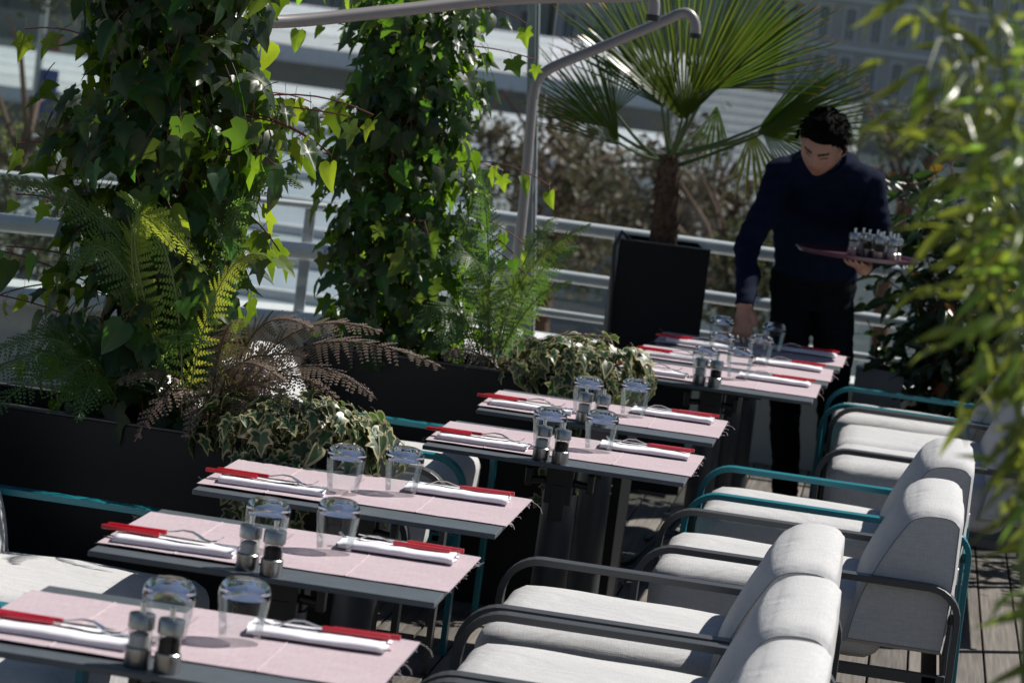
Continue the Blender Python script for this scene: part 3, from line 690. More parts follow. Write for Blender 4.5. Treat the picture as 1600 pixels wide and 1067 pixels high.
seat(pt, -.97, 10.98, True, 'teal framed armchair on planter side of the sixth table', GR)
seat(pt, -.96, 11.72, True, 'teal framed armchair on planter side of the seventh table', GR)

# ---------------------------------------------------------------- leaves
def leaf_mesh(name, half, fold, droop, mats, stalk=.5, center=(0, .3), curl=.0):
    """half outline (x, y) from base to tip, mirrored; unit length along +y, normal +z; edge attr + uv"""
    pts = [(x, y) for x, y in half] + [(-x, y) for x, y in half[1:-1]][::-1]
    C0 = V((center[0], center[1], 0)); ring = []
    def zf(x, y): return fold*abs(x) - droop*y*y + curl*x*x
    co = [(0, center[1], zf(0, center[1]))]; uv = [(0, center[1])]; ed = [0]
    for fr, e in ((.55, .5), (1, 1)):
        for x, y in pts:
            X, Y = x*fr, center[1]+(y-center[1])*fr; co.append((X, Y, zf(X, Y))); uv.append((X, Y)); ed.append(e)
    k = len(pts); fs = [(0, 1+i, 1+(i+1) % k) for i in range(k)] + [(1+i, 1+k+i, 1+k+(i+1) % k, 1+(i+1) % k) for i in range(k)]
    nl = len(fs)
    if stalk:
        o = len(co); q = MB(); q.tube(bez((0, .04, zf(0, .04)), (0, -stalk*.5, .02), (0, -stalk, -.12*stalk), 3), .011, 4, 0, False)
        co += q.v; fs += [[i+o for i in f] for f in q.f]; uv += [(.3, 0)]*len(q.v); ed += [0]*len(q.v)
    me = bpy.data.meshes.new(name); me.from_pydata(co, [], fs)
    for m_ in mats: me.materials.append(m_)
    ul = me.uv_layers.new(name='UVMap')
    for lp in me.loops: ul.data[lp.index].uv = uv[lp.vertex_index]
    a = me.attributes.new('edge', 'FLOAT', 'POINT')
    for i, e in enumerate(ed): a.data[i].value = e
    for i, pl in enumerate(me.polygons): pl.material_index = 0 if i < nl else len(mats)-1; pl.use_smooth = True
    return me
IVY = [(0, .04), (.08, -.1), (.24, -.16), (.46, -.1), (.38, .06), (.33, .16), (.44, .24), (.62, .42), (.4, .42), (.23, .5), (.17, .7), (0, 1)]
IVY2 = [(0, .03), (.12, -.14), (.36, -.16), (.46, .0), (.36, .16), (.52, .36), (.56, .46), (.34, .48), (.22, .58), (.14, .78), (0, 1.02)]
IVY3 = [(0, 0), (.16, -.08), (.34, .02), (.38, .22), (.32, .45), (.18, .74), (0, 1)]
LANCE = [(0, 0), (.07, .1), (.105, .3), (.095, .5), (.055, .75), (0, 1)]
OVAL = [(0, 0), (.12, .12), (.22, .35), (.24, .55), (.17, .8), (.05, .97), (0, 1)]
def variants(nm, outlines, mats, stalk):
    return [leaf_mesh(nm, o, f, d, mats, stalk, curl=c) for o, f, d, c in outlines]
ivy_m = variants('leaf', [(IVY, .25, .15, -.3), (IVY2, -.15, .25, -.2), (IVY, .1, .35, -.5), (IVY3, .3, .2, -.4), (IVY2, .35, .05, -.3), (IVY, .6, .3, -.9), (IVY2, -.3, .5, .3), (IVY, -.1, -.15, -.8)], [MT['ivy'], MT['stem_red']], .7)
ivyy_m = variants('leaf', [(IVY2, .3, .2, -.3), (IVY3, .4, .3, -.3), (IVY, .2, .25, -.4)], [MT['ivy_young'], MT['stem_red']], .8)
ivyv_m = variants('leaf', [(IVY, .3, .25, -.3), (IVY2, -.2, .3, 0), (IVY, .5, .1, -.6), (IVY3, .3, .3, -.2)], [MT['ivy_var'], MT['stem_green']], .5)
bam_m = variants('leaf', [(LANCE, .5, .25, 0), (LANCE, .2, .5, 0), (LANCE, .8, .1, 0)], [MT['bamboo'], MT['stem_green']], .08)
shr_m = variants('leaf', [(OVAL, .25, .2, 0), (OVAL, .5, .1, 0), (OVAL, .1, .35, 0)], [MT['shrub'], MT['stem_red']], .12)
shrr_m = variants('leaf', [(OVAL, .3, .25, 0)], [MT['shrub_rust'], MT['stem_red']], .12)
def frame(n, tip):
    """matrix with local z = n, local y along tip"""
    n = n.normalized(); t = (tip - n*tip.dot(n))
    if t.length < 1e-4: t = n.orthogonal()
    t.normalize(); x = t.cross(n)
    return M(((x.x, t.x, n.x), (x.y, t.y, n.y), (x.z, t.z, n.z)))
class Foliage:
    def __init__(s): s.items = []
    def add(s, mesh, pos, n, tip, size): s.items.append((mesh, V(pos), frame(n, tip) @ M.Diagonal((uni(.78, 1.15), 1, uni(.5, 1.9))), size))
    def build(s, parent, limit=300, name='leaf'):
        base = parent.location
        cd = V((0, 0, CAM_H))
        # leaves facing the open terrace are separate parts, the rest one mass
        s.items.sort(key=lambda it: -it[3]/(it[1]-cd).length + .00002*(it[1].y))
        if len(s.items) > limit:
            order = sorted(s.items, key=lambda it: it[1].y - .4*it[3])
        else: order = s.items
        for me, p, R, sz in order[:limit]:
            o = link(name, me, parent); o.matrix_local = M.Translation(p-base) @ R.to_4x4() @ M.Scale(sz, 4)
        rest = order[limit:]
        if rest:
            mats = []; co = []; fs = []; mi_ = []; uvs = []; eds = []; cache = {}
            for me, p, R, sz in rest:
                if me.name not in cache:
                    ul = me.uv_layers[0].data; uvv = {lp.vertex_index: tuple(ul[lp.index].uv) for lp in me.loops}
                    cache[me.name] = ([v.co.copy() for v in me.vertices], [tuple(pl.vertices) for pl in me.polygons], uvv, [d.value for d in me.attributes['edge'].data])
                vv, ff, uvv, ee = cache[me.name]
                if me.materials[0] not in mats: mats.append(me.materials[0])
                mi = mats.index(me.materials[0]); o = len(co); p = p-base
                co += [R @ (v*sz) + p for v in vv]; fs += [[i+o for i in f] for f in ff]; mi_ += [mi]*len(ff)
                uvs += [uvv.get(i, (0, 0)) for i in range(len(vv))]; eds += ee
            me = bpy.data.meshes.new('foliage'); me.from_pydata(co, [], fs)
            for m_ in mats: me.materials.append(m_)
            me.polygons.foreach_set('material_index', mi_); me.polygons.foreach_set('use_smooth', [True]*len(fs))
            ul = me.uv_layers.new(name='UVMap'); ul.data.foreach_set('uv', [c for lp in me.loops for c in uvs[lp.vertex_index]])
            at_ = me.attributes.new('edge', 'FLOAT', 'POINT'); at_.data.foreach_set('value', eds)
            link('foliage', me, parent, None, 'stuff')

def ivy_column(base, top, r0, r1, n, size, label, seed, nshoots=14):
    random.seed(seed); base, top = V(base), V(top); t = thing('climbing_ivy', label, 'ivy', base); ax = top-base; H = ax.z
    q = MB()
    for k in range(9):
        ph = uni(0, 6.28); pts = [base*0+ax*(i/14)+V((math.cos(ph+i*.5), math.sin(ph+i*.5), 0))*.05*(1+.5*math.sin(i+k)) for i in range(15)]
        q.tube(pts, uni(.006, .012), 6)
    q.tube([V((0, 0, 0)), ax*1.0], .022, 8); q.build('stem', MT['stem'], t)
    F = Foliage()
    for i in range(n):
        z = rnd()**.9; c = base+ax*z; rr = r0+(r1-r0)*z; rr *= .92+.45*noise.noise(V((z*5, seed, 1)))
        a = uni(0, 2*math.pi); rad = rr*(uni(.35, 1.05) if rnd() < .8 else uni(.9, 1.25)); out = V((math.cos(a), math.sin(a), 0))
        rad *= 1+.25*noise.noise(V((a*1.5, z*7, seed)))
        p = c+out*rad+V((0, 0, uni(-.03, .03)))
        nn = out*uni(.5, 1)+V((uni(-.5, .5), uni(-.5, .5), uni(-.1, .75))); tip = V((0, 0, -1))+out*uni(-.1, .5)+V((uni(-.6, .6), uni(-.6, .6), 0))
        F.add(random.choice(ivyy_m if rnd() < (.09 if out.x > .1 else .04) else ivy_m), p, nn, tip, size*uni(.55, 1.25))
    # loose shoots that stand off the column, with young leaves
    q = MB()
    for k in range(nshoots):
        z = uni(.12, 1); a = uni(-.9, .9)+(0 if rnd() < .5 else math.pi); out = V((math.cos(a), math.sin(a)*.6, 0)); rr = r0+(r1-r0)*z
        p0 = base+ax*z+out*rr*.4; L = rr*uni(1.0, 1.5)+.05; p2 = p0+out*L+V((0, 0, uni(-.12, .1))); p1 = (p0+p2)/2+V((0, 0, uni(.02, .1)))
        B_ = bez(p0, p1, p2, 8); q.tube([b-base for b in B_], .0022, 5)
        for j in range(4, 9, 2):
            F.add(random.choice(ivyy_m if rnd() < .6 else ivy_m), B_[j]+V((0, 0, -.02)), V((uni(-.7, .7), -uni(.2, 1), uni(0, .6))), V((uni(-.3, .3)+out.x*.3, 0, -1)), size*uni(.6, 1.05))
    q.build('shoot', MT['stem_red'], t, kind='stuff')
    F.build(t)
    return t
ivy_column((-1.86, 7.88, .72), (-1.93, 7.95, 2.2), .245, .255, 1550, .081, 'big dark climbing ivy column with broad leaves in the nearer trough', 11, 22)
ivy_column((-1.62, 10.22, .72), (-1.70, 10.24, 1.93), .27, .2, 1450, .07, 'slimmer climbing ivy column in the trough beyond, under the bent pipe', 23, 16)

def ivy_mound(c, rad, n, size, label, seed, trail):
    random.seed(seed); c = V(c); t = thing('trailing_ivy', label, 'ivy', c); F = Foliage(); q = MB()
    for i in range(n):
        v = V((random.gauss(0, 1), random.gauss(0, 1), random.gauss(0, 1))).normalized()
        if v.z < -.5: v.z *= -1
        f = uni(.7, 1.08)*(1+.2*noise.noise(v*2.3+V((seed, 0, 0)))); p = c+V((v.x*rad[0], v.y*rad[1], v.z*rad[2]))*f
        F.add(random.choice(ivyv_m), p, v+V((uni(-.6, .6), uni(-.6, .6), uni(-.2, .7))), V((v.x*.6+uni(-.6, .6), v.y*.4+uni(-.4, .4), -.8)), size*uni(.55, 1.2))
        if i % 4 == 0: q.tube(bez(V((0, 0, -.05)), (p-c)*.6+V((0, 0, .04)), (p-c)*.97, 4), .0016, 4)
    for k in range(trail):
        x = uni(-.9, .9)*rad[0]; p0 = c+V((x, -rad[1]*.75, -.02)); L = uni(.12, .5); p2 = p0+V((uni(-.08, .08), -uni(.02, .06), -L)); B_ = bez(p0, (p0+p2)/2+V((0, -.05, 0)), p2, 8)
        q.tube([b-c for b in B_], .0018, 4)
        for j in range(1, 9): F.add(random.choice(ivyv_m), B_[j]+V((uni(-.02, .02), -.01, 0)), V((uni(-.5, .5), -1, uni(0, .6))), V((uni(-.5, .5), 0, -1)), size*uni(.5, .95))
    q.build('runner', MT['stem_green'], t, kind='stuff'); F.build(t)
ivy_mound((-1.43, 7.66, .79), (.25, .15, .1), 300, .056, 'mound of variegated ivy spilling over the nearer trough\'s end', 5, 9)
ivy_mound((-.99, 10.04, .79), (.24, .16, .12), 270, .056, 'mound of variegated ivy spilling over the trough with green fern', 6, 8)

# ferns
def frond(mb, base, ctl, tip, width, pairs, nrm=V((0, 0, 1)), droop=.25, skip=.12):
    n_ = pairs; P = bez(base, ctl, tip, n_); L = sum((P[i+1]-P[i]).length for i in range(n_))
    mb.tube(P[::2], [.0032*(1-.75*i/(len(P[::2]))) for i in range(len(P[::2]))], 5, 1)
    for i in range(int(n_*skip), n_):
        t = i/n_; tg = (P[min(i+1, n_)]-P[i-1 if i else 0]).normalized(); sd = tg.cross(nrm).normalized(); nn = sd.cross(tg)
        u = (t-skip)/(1-skip); w_ = width*(min(1, u*4+.35))*(1-u)**.7*1.15+.006
        for s in (-1, 1):
            if rnd() < .05: continue
            d = (sd*s + tg*(.35+uni(-.18, .18)) - nn*droop*uni(.2, 2.0)).normalized(); lw = w_*uni(.72, 1.15); k = max(4, int(lw/.0075)); pn = d.cross(nn).normalized()*s
            pw = L/n_*.46
            for j in range(k):
                f = j/k; c0 = P[i]+d*lw*f+tg*(lw*.22*f*f) - V((0, 0, lw*f*f*(.12+1.2*lw))); b = pw*(1-f)**.6+.0012; e = lw/k*.8
                for s2 in (-1, 1):
                    o = pn*s2*b + d*e*.6
                    mb.add([c0-d*e*.5, c0+o*.55-d*e*.35, c0+o, c0+o*.5+d*e*.55, c0+d*e*.5], [(0, 1, 2, 3, 4)])
def fern(label, crown, specs, material, seed, cat='fern'):
    random.seed(seed); crown = V(crown); t = thing('fern', label, cat, crown)
    for (ctl, tip, wd, pr, nrm) in specs:
        q = MB(); frond(q, V((uni(-.03, .03), uni(-.03, .03), 0)), V(ctl)-crown, V(tip)-crown, wd, pr, V(nrm))
        q.build('frond', [material, MT['stem_green' if material != MT['fern_bronze'] else 'stem']], t)
    return t
A = lambda x, y, Y=7.72: at(x, y, Y)
fern('bronze fern with pinkish brown fronds reaching over variegated ivy', (-1.66, 7.8, .715), [
    (A(430, 450, 7.7), A(695, 576, 7.6), .105, 40, (0, -.5, 1)), (A(440, 490, 7.65), A(590, 625, 7.55), .09, 36, (.1, -.4, 1)),
    (A(400, 520), A(530, 625, 7.6), .08, 32, (.1, -.6, 1)), (A(370, 440), A(490, 515, 7.7), .08, 32, (0, -.6, .8)), (A(420, 450, 7.8), A(600, 520, 7.8), .09, 36, (.2, -.5, 1)),
    (A(300, 520), A(210, 690, 7.55), .075, 30, (0, -.6, 1)), (A(350, 560), A(400, 670, 7.55), .06, 26, (0, -.8, .6)), (A(330, 500, 7.6), A(450, 600, 7.5), .07, 32, (-.2, -.6, 1)),
    (A(290, 530), A(180, 600, 7.6), .075, 32, (0, -.5, 1)), (A(320, 540), A(290, 690, 7.55), .06, 26, (.3, -.8, .6)), (A(340, 480, 7.65), A(380, 500, 7.5), .07, 30, (.1, -.5, 1)), (A(370, 520, 7.7), A(480, 560, 7.6), .085, 34, (0, -.9, .5)), (A(360, 540, 7.7), A(470, 640, 7.55), .08, 32, (0, -1, .4)), (A(350, 530, 7.75), A(430, 560, 7.65), .09, 32, (.2, -1, .3))], MT['fern_bronze'], 3)
fern('dusky green fern arching over the nearer trough\'s far end', (-1.98, 7.8, .715), [
    (A(150, 460, 7.65), A(-30, 560, 7.6), .12, 44, (0, -.7, .8)), (A(160, 480), A(-20, 650, 7.5), .12, 42, (.0, -.8, .7)), (A(120, 470, 7.6), A(-40, 610, 7.5), .11, 42, (-.1, -.6, .9)),
    (A(180, 470), A(40, 520), .1, 38, (0, -.8, .6)), (A(230, 470), A(330, 540, 7.6), .09, 34, (0, -.8, .7)), (A(170, 500), A(120, 660, 7.5), .1, 36, (.2, -.8, .6)), (A(190, 500), A(90, 600, 7.5), .1, 36, (.1, -.9, .6))], MT['fern'], 4)
fern('lime green fern standing against the big ivy column', (-1.76, 7.74, .715), [
    (A(120, 150, 7.6), A(325, 430, 7.5), .075, 44, (-.5, -1, .6)), (A(140, 190, 7.6), A(275, 395, 7.5), .06, 40, (-.7, -1, .5)),
    (A(330, 360, 7.62), A(418, 402, 7.6), .06, 36, (0, -.6, .9)), (A(300, 330, 7.65), A(180, 300, 7.55), .055, 36, (.2, -.6, .8))], MT['fern_bright'], 8)
fern('slender green fern with feathery tips beside the big ivy column', (-1.73, 7.9, .715), [
    (A(350, 180, 7.8), A(475, 295, 7.75), .06, 42, (0, -.6, .8)), (A(345, 240, 7.8), A(440, 265, 7.8), .05, 38, (0, -.8, .6)), (A(350, 250, 7.75), A(400, 330, 7.7), .05, 36, (.2, -.8, .6)), (A(250, 290, 7.6), A(-15, 275, 7.6), .09, 50, (0, -.7, .7)), (A(160, 250, 7.6), A(110, 440, 7.5), .07, 44, (.3, -.9, .4))], MT['fern'], 9)
Bq = lambda x, y, Y=10.05: at(x, y, Y)
fern('green fern with upright lit fronds in the trough under slim ivy', (-1.3, 10.16, .715), [
    (Bq(770, 380), Bq(752, 262, 10.0), .085, 46, (.3, -1, .4)), (Bq(790, 400), Bq(925, 350, 10.0), .09, 46, (0, -.6, .8)), (Bq(790, 360), Bq(690, 405, 9.95), .09, 44, (0, -.6, .8)),
    (Bq(720, 410), Bq(640, 525, 9.9), .085, 42, (0, -.7, .7)), (Bq(830, 440), Bq(895, 440, 9.95), .08, 40, (0, -.6, .8)), (Bq(750, 360), Bq(715, 330, 10.05), .07, 40, (.4, -1, .4)), (Bq(700, 440), Bq(690, 555, 9.9), .08, 38, (.3, -.8, .6)),
    (Bq(810, 370), Bq(870, 340, 10.2), .08, 42, (-.2, -.8, .6)), (Bq(740, 400), Bq(800, 420, 9.9), .07, 38, (0, -.5, .9)), (Bq(830, 390), Bq(905, 385, 10.1), .08, 42, (0, -.5, .9))], MT['fern'], 12)
fern('small bronze fern low in the trough beside the green fern', (-1.22, 10.1, .715), [
    (Bq(820, 500), Bq(960, 530, 9.95), .09, 30, (0, -.5, 1)), (Bq(760, 520), Bq(830, 590, 9.9), .07, 26, (0, -.6, .8)), (Bq(740, 520), Bq(690, 560, 9.95), .07, 26, (0, -.7, .7))], MT['fern_bronze'], 13)

# fan palm
def fan(parent, hub, tipdir, nrm, r, spread, nseg, base, droop=.12, fused=.2):
    nseg = max(7, int(nseg*.68))
    hub = V(hub); a = V(tipdir).normalized(); nn = V(nrm); nn = (nn-a*nn.dot(a)).normalized(); b = a.cross(nn); org = parent.location
    q = MB(); uvs = []
    for i in range(nseg):
        th = math.radians(spread)*(-1+2*i/(nseg-1)); L = r*(1-.22*abs(th)/math.radians(spread))*uni(.9, 1.05); dth = math.radians(spread)/(nseg-1)
        def P(f, off, lift=0):
            d = a*math.cos(th+off*dth)+b*math.sin(th+off*dth); return hub-org+d*L*f+nn*lift+V((0, 0, -droop*r*f*f*f*(.5+abs(th))))+nn*(-.1*r*(th*th)*f)
        jit = uni(-1.3, 1.3)
        rows = []
        for f, wf in ((.02, 1), (fused*.6, 1), (fused, .95), (.55, 1.15), (.75, .95), (.92, .5), (1, .16)):
            k = wf*fused/max(f, fused)*1.3 if f > fused else wf
            rows.append((f, [P(f, -k+jit*max(0, f-fused)), P(f, jit*max(0, f-fused), (.022 if f < .7 else .012)*min(1, f*2.5)*r), P(f, k+jit*max(0, f-fused))]))
        o = len(q.v); vs = [v for f, g_ in rows for v in g_]; fs = []
        for j in range(len(rows)-1):
            for c in (0, 1): fs.append((j*3+c, j*3+c+1, (j+1)*3+c+1, (j+1)*3+c))
        q.add(vs, fs, 0, False); uvs += [((c-1)*.2, f) for f, g_ in rows for c in range(3)]
    o = q.build('frond', MT['palm'], parent); me = o.data; ul = me.uv_layers.new(name='UVMap')
    for lp in me.loops: ul.data[lp.index].uv = uvs[lp.vertex_index]
    q = MB(); mid = (V(base)+hub)/2+V((0, 0, -.03)); q.tube([v-org for v in bez(base, mid, hub+a*.03, 8)], [.011, .01, .009, .008, .008, .007, .007, .006, .005], 6); q.build('petiole', MT['stem_green'], o)
random.seed(31)
pb = V((-1.03, 13.24, .99)); palm = thing('fan_palm', 'fan palm with fibrous trunk and pointed fronds in tall black planter', 'palm', pb)
q = MB(); tt = V((-1.055, 13.24, 1.40)); pts = [V((.0, 0, 0)), V((-.005, 0, .1)), V((-.01, 0, .22)), V((-.02, 0, .34)), tt-pb]
q.tube(pts, [.06, .058, .053, .046, .028], 14)
for k in range(90):
    z = uni(.03, .38); a = uni(0, 6.28); rr = .055-.026*(z/.4)**2; c = V((-.02*z/.35+math.cos(a)*rr, math.sin(a)*rr, z)); o = V((math.cos(a), math.sin(a), 0)); s = V((-math.sin(a), math.cos(a), 0))
    q.add([c-s*.014, c+s*.014, c+o*uni(.008, .03)+V((0, 0, uni(.03, .07)))], [(0, 1, 2)])
q.build('trunk', MT['trunk_fibre'], palm)
Y0 = 13.24
def pf(px, py, tx, ty, r, spread, nseg, dy, ny, droop=.1, ydir=0):
    h = at(px, py, Y0+dy); e = at(tx, ty, Y0+dy+ydir); fan(palm, h, e-h, V((0, -1, ny)), r, spread, nseg, tt+V((uni(-.02, .02), uni(-.02, .02), uni(-.06, .0))), droop)
pf(1068, 190, 1060, -60, .78, 46, 40, -.12, .5, .02, -.3)
pf(1048, 165, 940, -70, .74, 36, 34, .08, .45, .03, 0)
pf(1040, 170, 900, -20, .62, 26, 24, -.05, .6, .03, -.1)
pf(1085, 150, 1190, -90, .74, 36, 34, .05, .4, .04, .05)
pf(1095, 150, 1260, -50, .68, 30, 28, -.08, .6, .03, -.1)
pf(1100, 140, 1330, 5, .66, 30, 30, .02, .7, .06, 0)
pf(968, 228, 845, 70, .54, 36, 32, -.1, .7, .03, -.12)
pf(950, 200, 840, 110, .46, 28, 22, .1, .6, .08, .1)
pf(958, 180, 955, 80, .28, 46, 24, .12, .2, .06, .1)
pf(1180, 208, 1390, 140, .58, 34, 32, -.05, .95, .04, -.12)
pf(1185, 200, 1370, 90, .5, 26, 24, .05, .8, .04, 0)
pf(1188, 200, 1330, 290, .4, 34, 20, .1, .5, .15, .05)
pf(1175, 205, 1190, 330, .34, 30, 12, .15, .2, .1, .1)
pf(1120, 165, 1105, 290, .3, 24, 10, .25, -.2, .1, .1)

# bamboo close to the camera on the armchair side
def sprays(name, label, cat, culms, nleaf, meshes, size, seed, matl, radius, down=.5, group=None, alt=None, fmin=.25):
    random.seed(seed); b0 = V(culms[0][0]); t = thing(name, label, cat, b0); F = Foliage()
    for pts in culms:
        q = MB(); B_ = bez(*pts, 16); q.tube([b-b0 for b in B_], [.006*(1-.6*i/16) for i in range(17)], 6); q.build('stem', matl, t)
        for i in range(nleaf):
            f = uni(fmin, 1); p = B_[min(16, int(f*16))]; d = V((uni(-1, 1), uni(-1, 1), uni(-.5, .5))).normalized(); L = radius*uni(.15, 1); e = p+d*L
            mesh = random.choice(alt if alt and rnd() < .06 else meshes)
            if rnd() < .5: q2 = MB(); q2.tube([p-b0, (p+e)/2-b0+V((0, 0, .02)), e-b0], .0013, 4); F.tw = getattr(F, 'tw', []) + [q2]
            F.add(mesh, e, V((uni(-.8, .8), uni(-1, .4), uni(.1, 1))), d*.8+V((0, 0, -down*uni(.2, 1.4))), size*uni(.6, 1.2))
    tw = MB()
    for q2 in getattr(F, 'tw', []): tw.add(q2.v, q2.f, 0, True)
    if tw.v: tw.build('twig', matl, t, kind='stuff')
    F.build(t)
bmb = []
for x0, y0, x1, y1, Y in ((1610, 700, 1430, -60, 3.7), (1640, 700, 1500, -150, 3.5), (1670, 700, 1490, 110, 3.6), (1700, 700, 1590, -60, 3.8), (1640, 700, 1480, 40, 3.9), (1690, 700, 1560, 180, 3.7), (1710, 800, 1590, 330, 3.8), (1700, 800, 1600, 200, 3.5), (1720, 900, 1640, 520, 3.7), (1740, 1000, 1650, 720, 3.7), (1760, 1100, 1660, 900, 3.6)):
    a = at(x0, y0, Y); b = at(x1, y1, Y); g_ = V((.33+uni(-.05, .05), Y+uni(-.1, .1), .42)); bmb.append((g_, (a*.6+b*.4)+V((.06, 0, .05)), b))
planter('planter', (.34, 3.7, 0), (.32, .9, .45), 'black trough holding the bamboo', MT['planter'])
sprays('bamboo', 'bright yellow green bamboo with long narrow leaves', 'bamboo', bmb, 64, bam_m, .066, 41, MT['stem_green'], .085, .5, fmin=.55)
cul = []
for x1, y1 in ((1400, 270), (1450, 230), (1500, 330), (1560, 300), (1600, 420), (1440, 430), (1400, 520), (1540, 520), (1480, 560), (1590, 560), (1375, 350), (1420, 600), (1560, 620), (1520, 430), (1480, 240), (1560, 200), (1390, 440), (1440, 320)):
    b = at(x1, y1, uni(13.0, 13.35)); g_ = V((.42+uni(-.2, .2), 13.2+uni(-.1, .1), .4)); cul.append((g_, (g_+b)/2+V((uni(-.05, .05), 0, .1)), b))
sprays('shrub', 'dark glossy leaved shrub with a few rusty leaves by the railing', 'shrub', cul, 80, shr_m, .095, 43, MT['stem_red'], .2, .3, alt=shrr_m)
planter('planter', (1.5, 12.9, 0), (.9, .4, .42), 'low pale grey trough further along the railing', MT['planter_grey'])
cul = []
for k in range(14):
    g_ = V((1.5+uni(-.35, .35), 12.9+uni(-.12, .12), .4)); b = g_+V((uni(-.45, .4), uni(-.5, .3), uni(.5, 1.5))); cul.append((g_, (g_+b)/2+V((uni(-.05, .05), 0, .1)), b))
sprays('shrub', 'second dark glossy shrub in the next trough along the railing', 'shrub', cul, 70, shr_m, .1, 47, MT['stem_red'], .22, .3)
cul = [(V((-.06, 13.25, .6)), at(1380+k*6, 560, 13.25), at(1355+k*22, 500+12*k, 13.22)) for k in range(3)]
sprays('seedling', 'small sprig of dark leaves rising from pale grey planter box', 'plant', cul, 5, shr_m, .07, 44, MT['stem_red'], .05, -.6)

# ---------------------------------------------------------------- waiter
def ell_loft(mb, rings, n=20):
    """rings: (centre, u-vector, v-vector)"""
    vs = []
    for c, u, v in rings:
        for k in range(n): a = 2*math.pi*k/n; vs.append(V(c)+V(u)*math.cos(a)+V(v)*math.sin(a))
    fs = [(i*n+k, i*n+(k+1) % n, (i+1)*n+(k+1) % n, (i+1)*n+k) for i in range(len(rings)-1) for k in range(n)]
    fs += [list(range(n))[::-1], [(len(rings)-1)*n+k for k in range(n)]]
    mb.add(vs, fs, 0, True)
def limb(mb, pts, rs, n=14):
    P, R = [], []
    for i in range(len(pts)-1):
        for s in range(4): f = s/4; P.append(V(pts[i]).lerp(V(pts[i+1]), f)); R.append(rs[i]+(rs[i+1]-rs[i])*f)
    P.append(V(pts[-1])); R.append(rs[-1])
    d0 = (P[0]-P[1]).normalized(); d1 = (P[-1]-P[-2]).normalized()
    P = [P[0]+d0*R[0]*.85, P[0]+d0*R[0]*.55]+P+[P[-1]+d1*R[-1]*.55, P[-1]+d1*R[-1]*.85]; R = [R[0]*.45, R[0]*.82]+R+[R[-1]*.82, R[-1]*.45]
    mb.tube(P, R, n)
wp = thing('person', 'waiter in navy sweater and dark jeans leaning to set the table, holding a tray', 'person', (-.36, 12.95, 0))
W0 = V((-.36, 12.95, 0))
B_ = MB()
def ring(c, hw, dp, tilt):   # tilt: forward lean of the torso section
    return (V(c)-W0, V((hw, 0, 0)), V((0, dp*math.cos(tilt), dp*math.sin(tilt))))
ell_loft(B_, [ring((-.372, 12.93, .86), .16, .115, 0), ring((-.374, 12.92, .95), .178, .122, .1), ring((-.376, 12.89, 1.03), .17, .12, .25), ring((-.38, 12.83, 1.13), .176, .124, .4),
              ring((-.38, 12.75, 1.24), .195, .13, .6), ring((-.375, 12.66, 1.35), .212, .13, .75), ring((-.37, 12.58, 1.43), .2, .105, .8), ring((-.37, 12.52, 1.48), .14, .078, .85), ring((-.375, 12.46, 1.505), .075, .06, .9)], 24)
sh_r, el_r, wr_r = V((-.55, 12.56, 1.40)), V((-.635, 12.42, 1.11)), V((-.602, 12.14, .905))
sh_l, el_l, wr_l = V((-.2, 12.6, 1.41)), V((-.125, 12.66, 1.16)), V((-.175, 12.42, 1.095))
for a, b, c in ((sh_r, el_r, wr_r), (sh_l, el_l, wr_l)): limb(B_, [a-W0, (a+b)/2-W0, b-W0, (b+c)/2-W0, c-W0], [.064, .06, .052, .048, .037])
for a in (sh_r, sh_l): limb(B_, [V((-.37, 12.54, 1.445))-W0, a-W0+V((0, .01, .005))], [.07, .066])
kn, an = (V((-.43, 12.9, .5)), V((-.235, 12.97, .5))), (V((-.375, 13.0, .085)), V((-.2, 13.1, .085)))
for hp, k_, a_ in ((V((-.455, 12.92, .9)), kn[0], an[0]), (V((-.285, 12.93, .9)), kn[1], an[1])):
    limb(B_, [hp-W0, (hp+k_)/2-W0, k_-W0, (k_+a_)/2-W0, a_-W0], [.092, .083, .066, .062, .054])
    limb(B_, [a_-W0+V((0, .03, -.035)), a_-W0+V((0, -.08, -.045)), a_-W0+V((-.01, -.17, -.052))], [.042, .042, .032])
# neck and head
hc = V((-.395, 12.29, 1.55)); face = V((-.22, -.82, -.53)).normalized(); crown = (V((.05, -.5, .86)) - face*V((.05, -.5, .86)).dot(face)).normalized(); side = face.cross(crown).normalized()
limb(B_, [V((-.372, 12.48, 1.48))-W0, hc+face*-.035-crown*.06-W0], [.058, .054])
def headpt(u, v_, grow=0):
    """u azimuth (0 = face), v_ elevation; returns point of the head surface"""
    cu, su, cv, sv = math.cos(u), math.sin(u), math.cos(v_), math.sin(v_)
    d = V((su*cv, cu*cv, sv)); x, y, z = d.x*.083, d.y*.104, d.z*.128
    if z < 0: k = (-z/.128); x *= 1-.30*k*k; y *= 1-.12*k if y > 0 else 1-.45*k
    if y > 0:
        fx = x/.083; fz = z/.128
        y += .022*math.exp(-(fx/.17)**2)*math.exp(-((fz+.24)/.13)**2) + .010*math.exp(-(fx/.13)**2)*math.exp(-((fz+.05)/.16)**2)
        y -= .013*(math.exp(-((fx-.42)/.2)**2)+math.exp(-((fx+.42)/.2)**2))*math.exp(-((fz+.02)/.1)**2)
        y += .006*math.exp(-(fx/.6)**2)*math.exp(-((fz-.14)/.09)**2)
        y += .008*math.exp(-(fx/.3)**2)*math.exp(-((fz+.53)/.09)**2) - .006*math.exp(-(fx/.3)**2)*math.exp(-((fz+.56)/.025)**2)
        y += .012*math.exp(-(fx/.35)**2)*math.exp(-((fz+.88)/.15)**2)
    q_ = V((x, y, z))*(1+grow/.1)
    return hc + side*-q_.x + face*q_.y + crown*q_.z
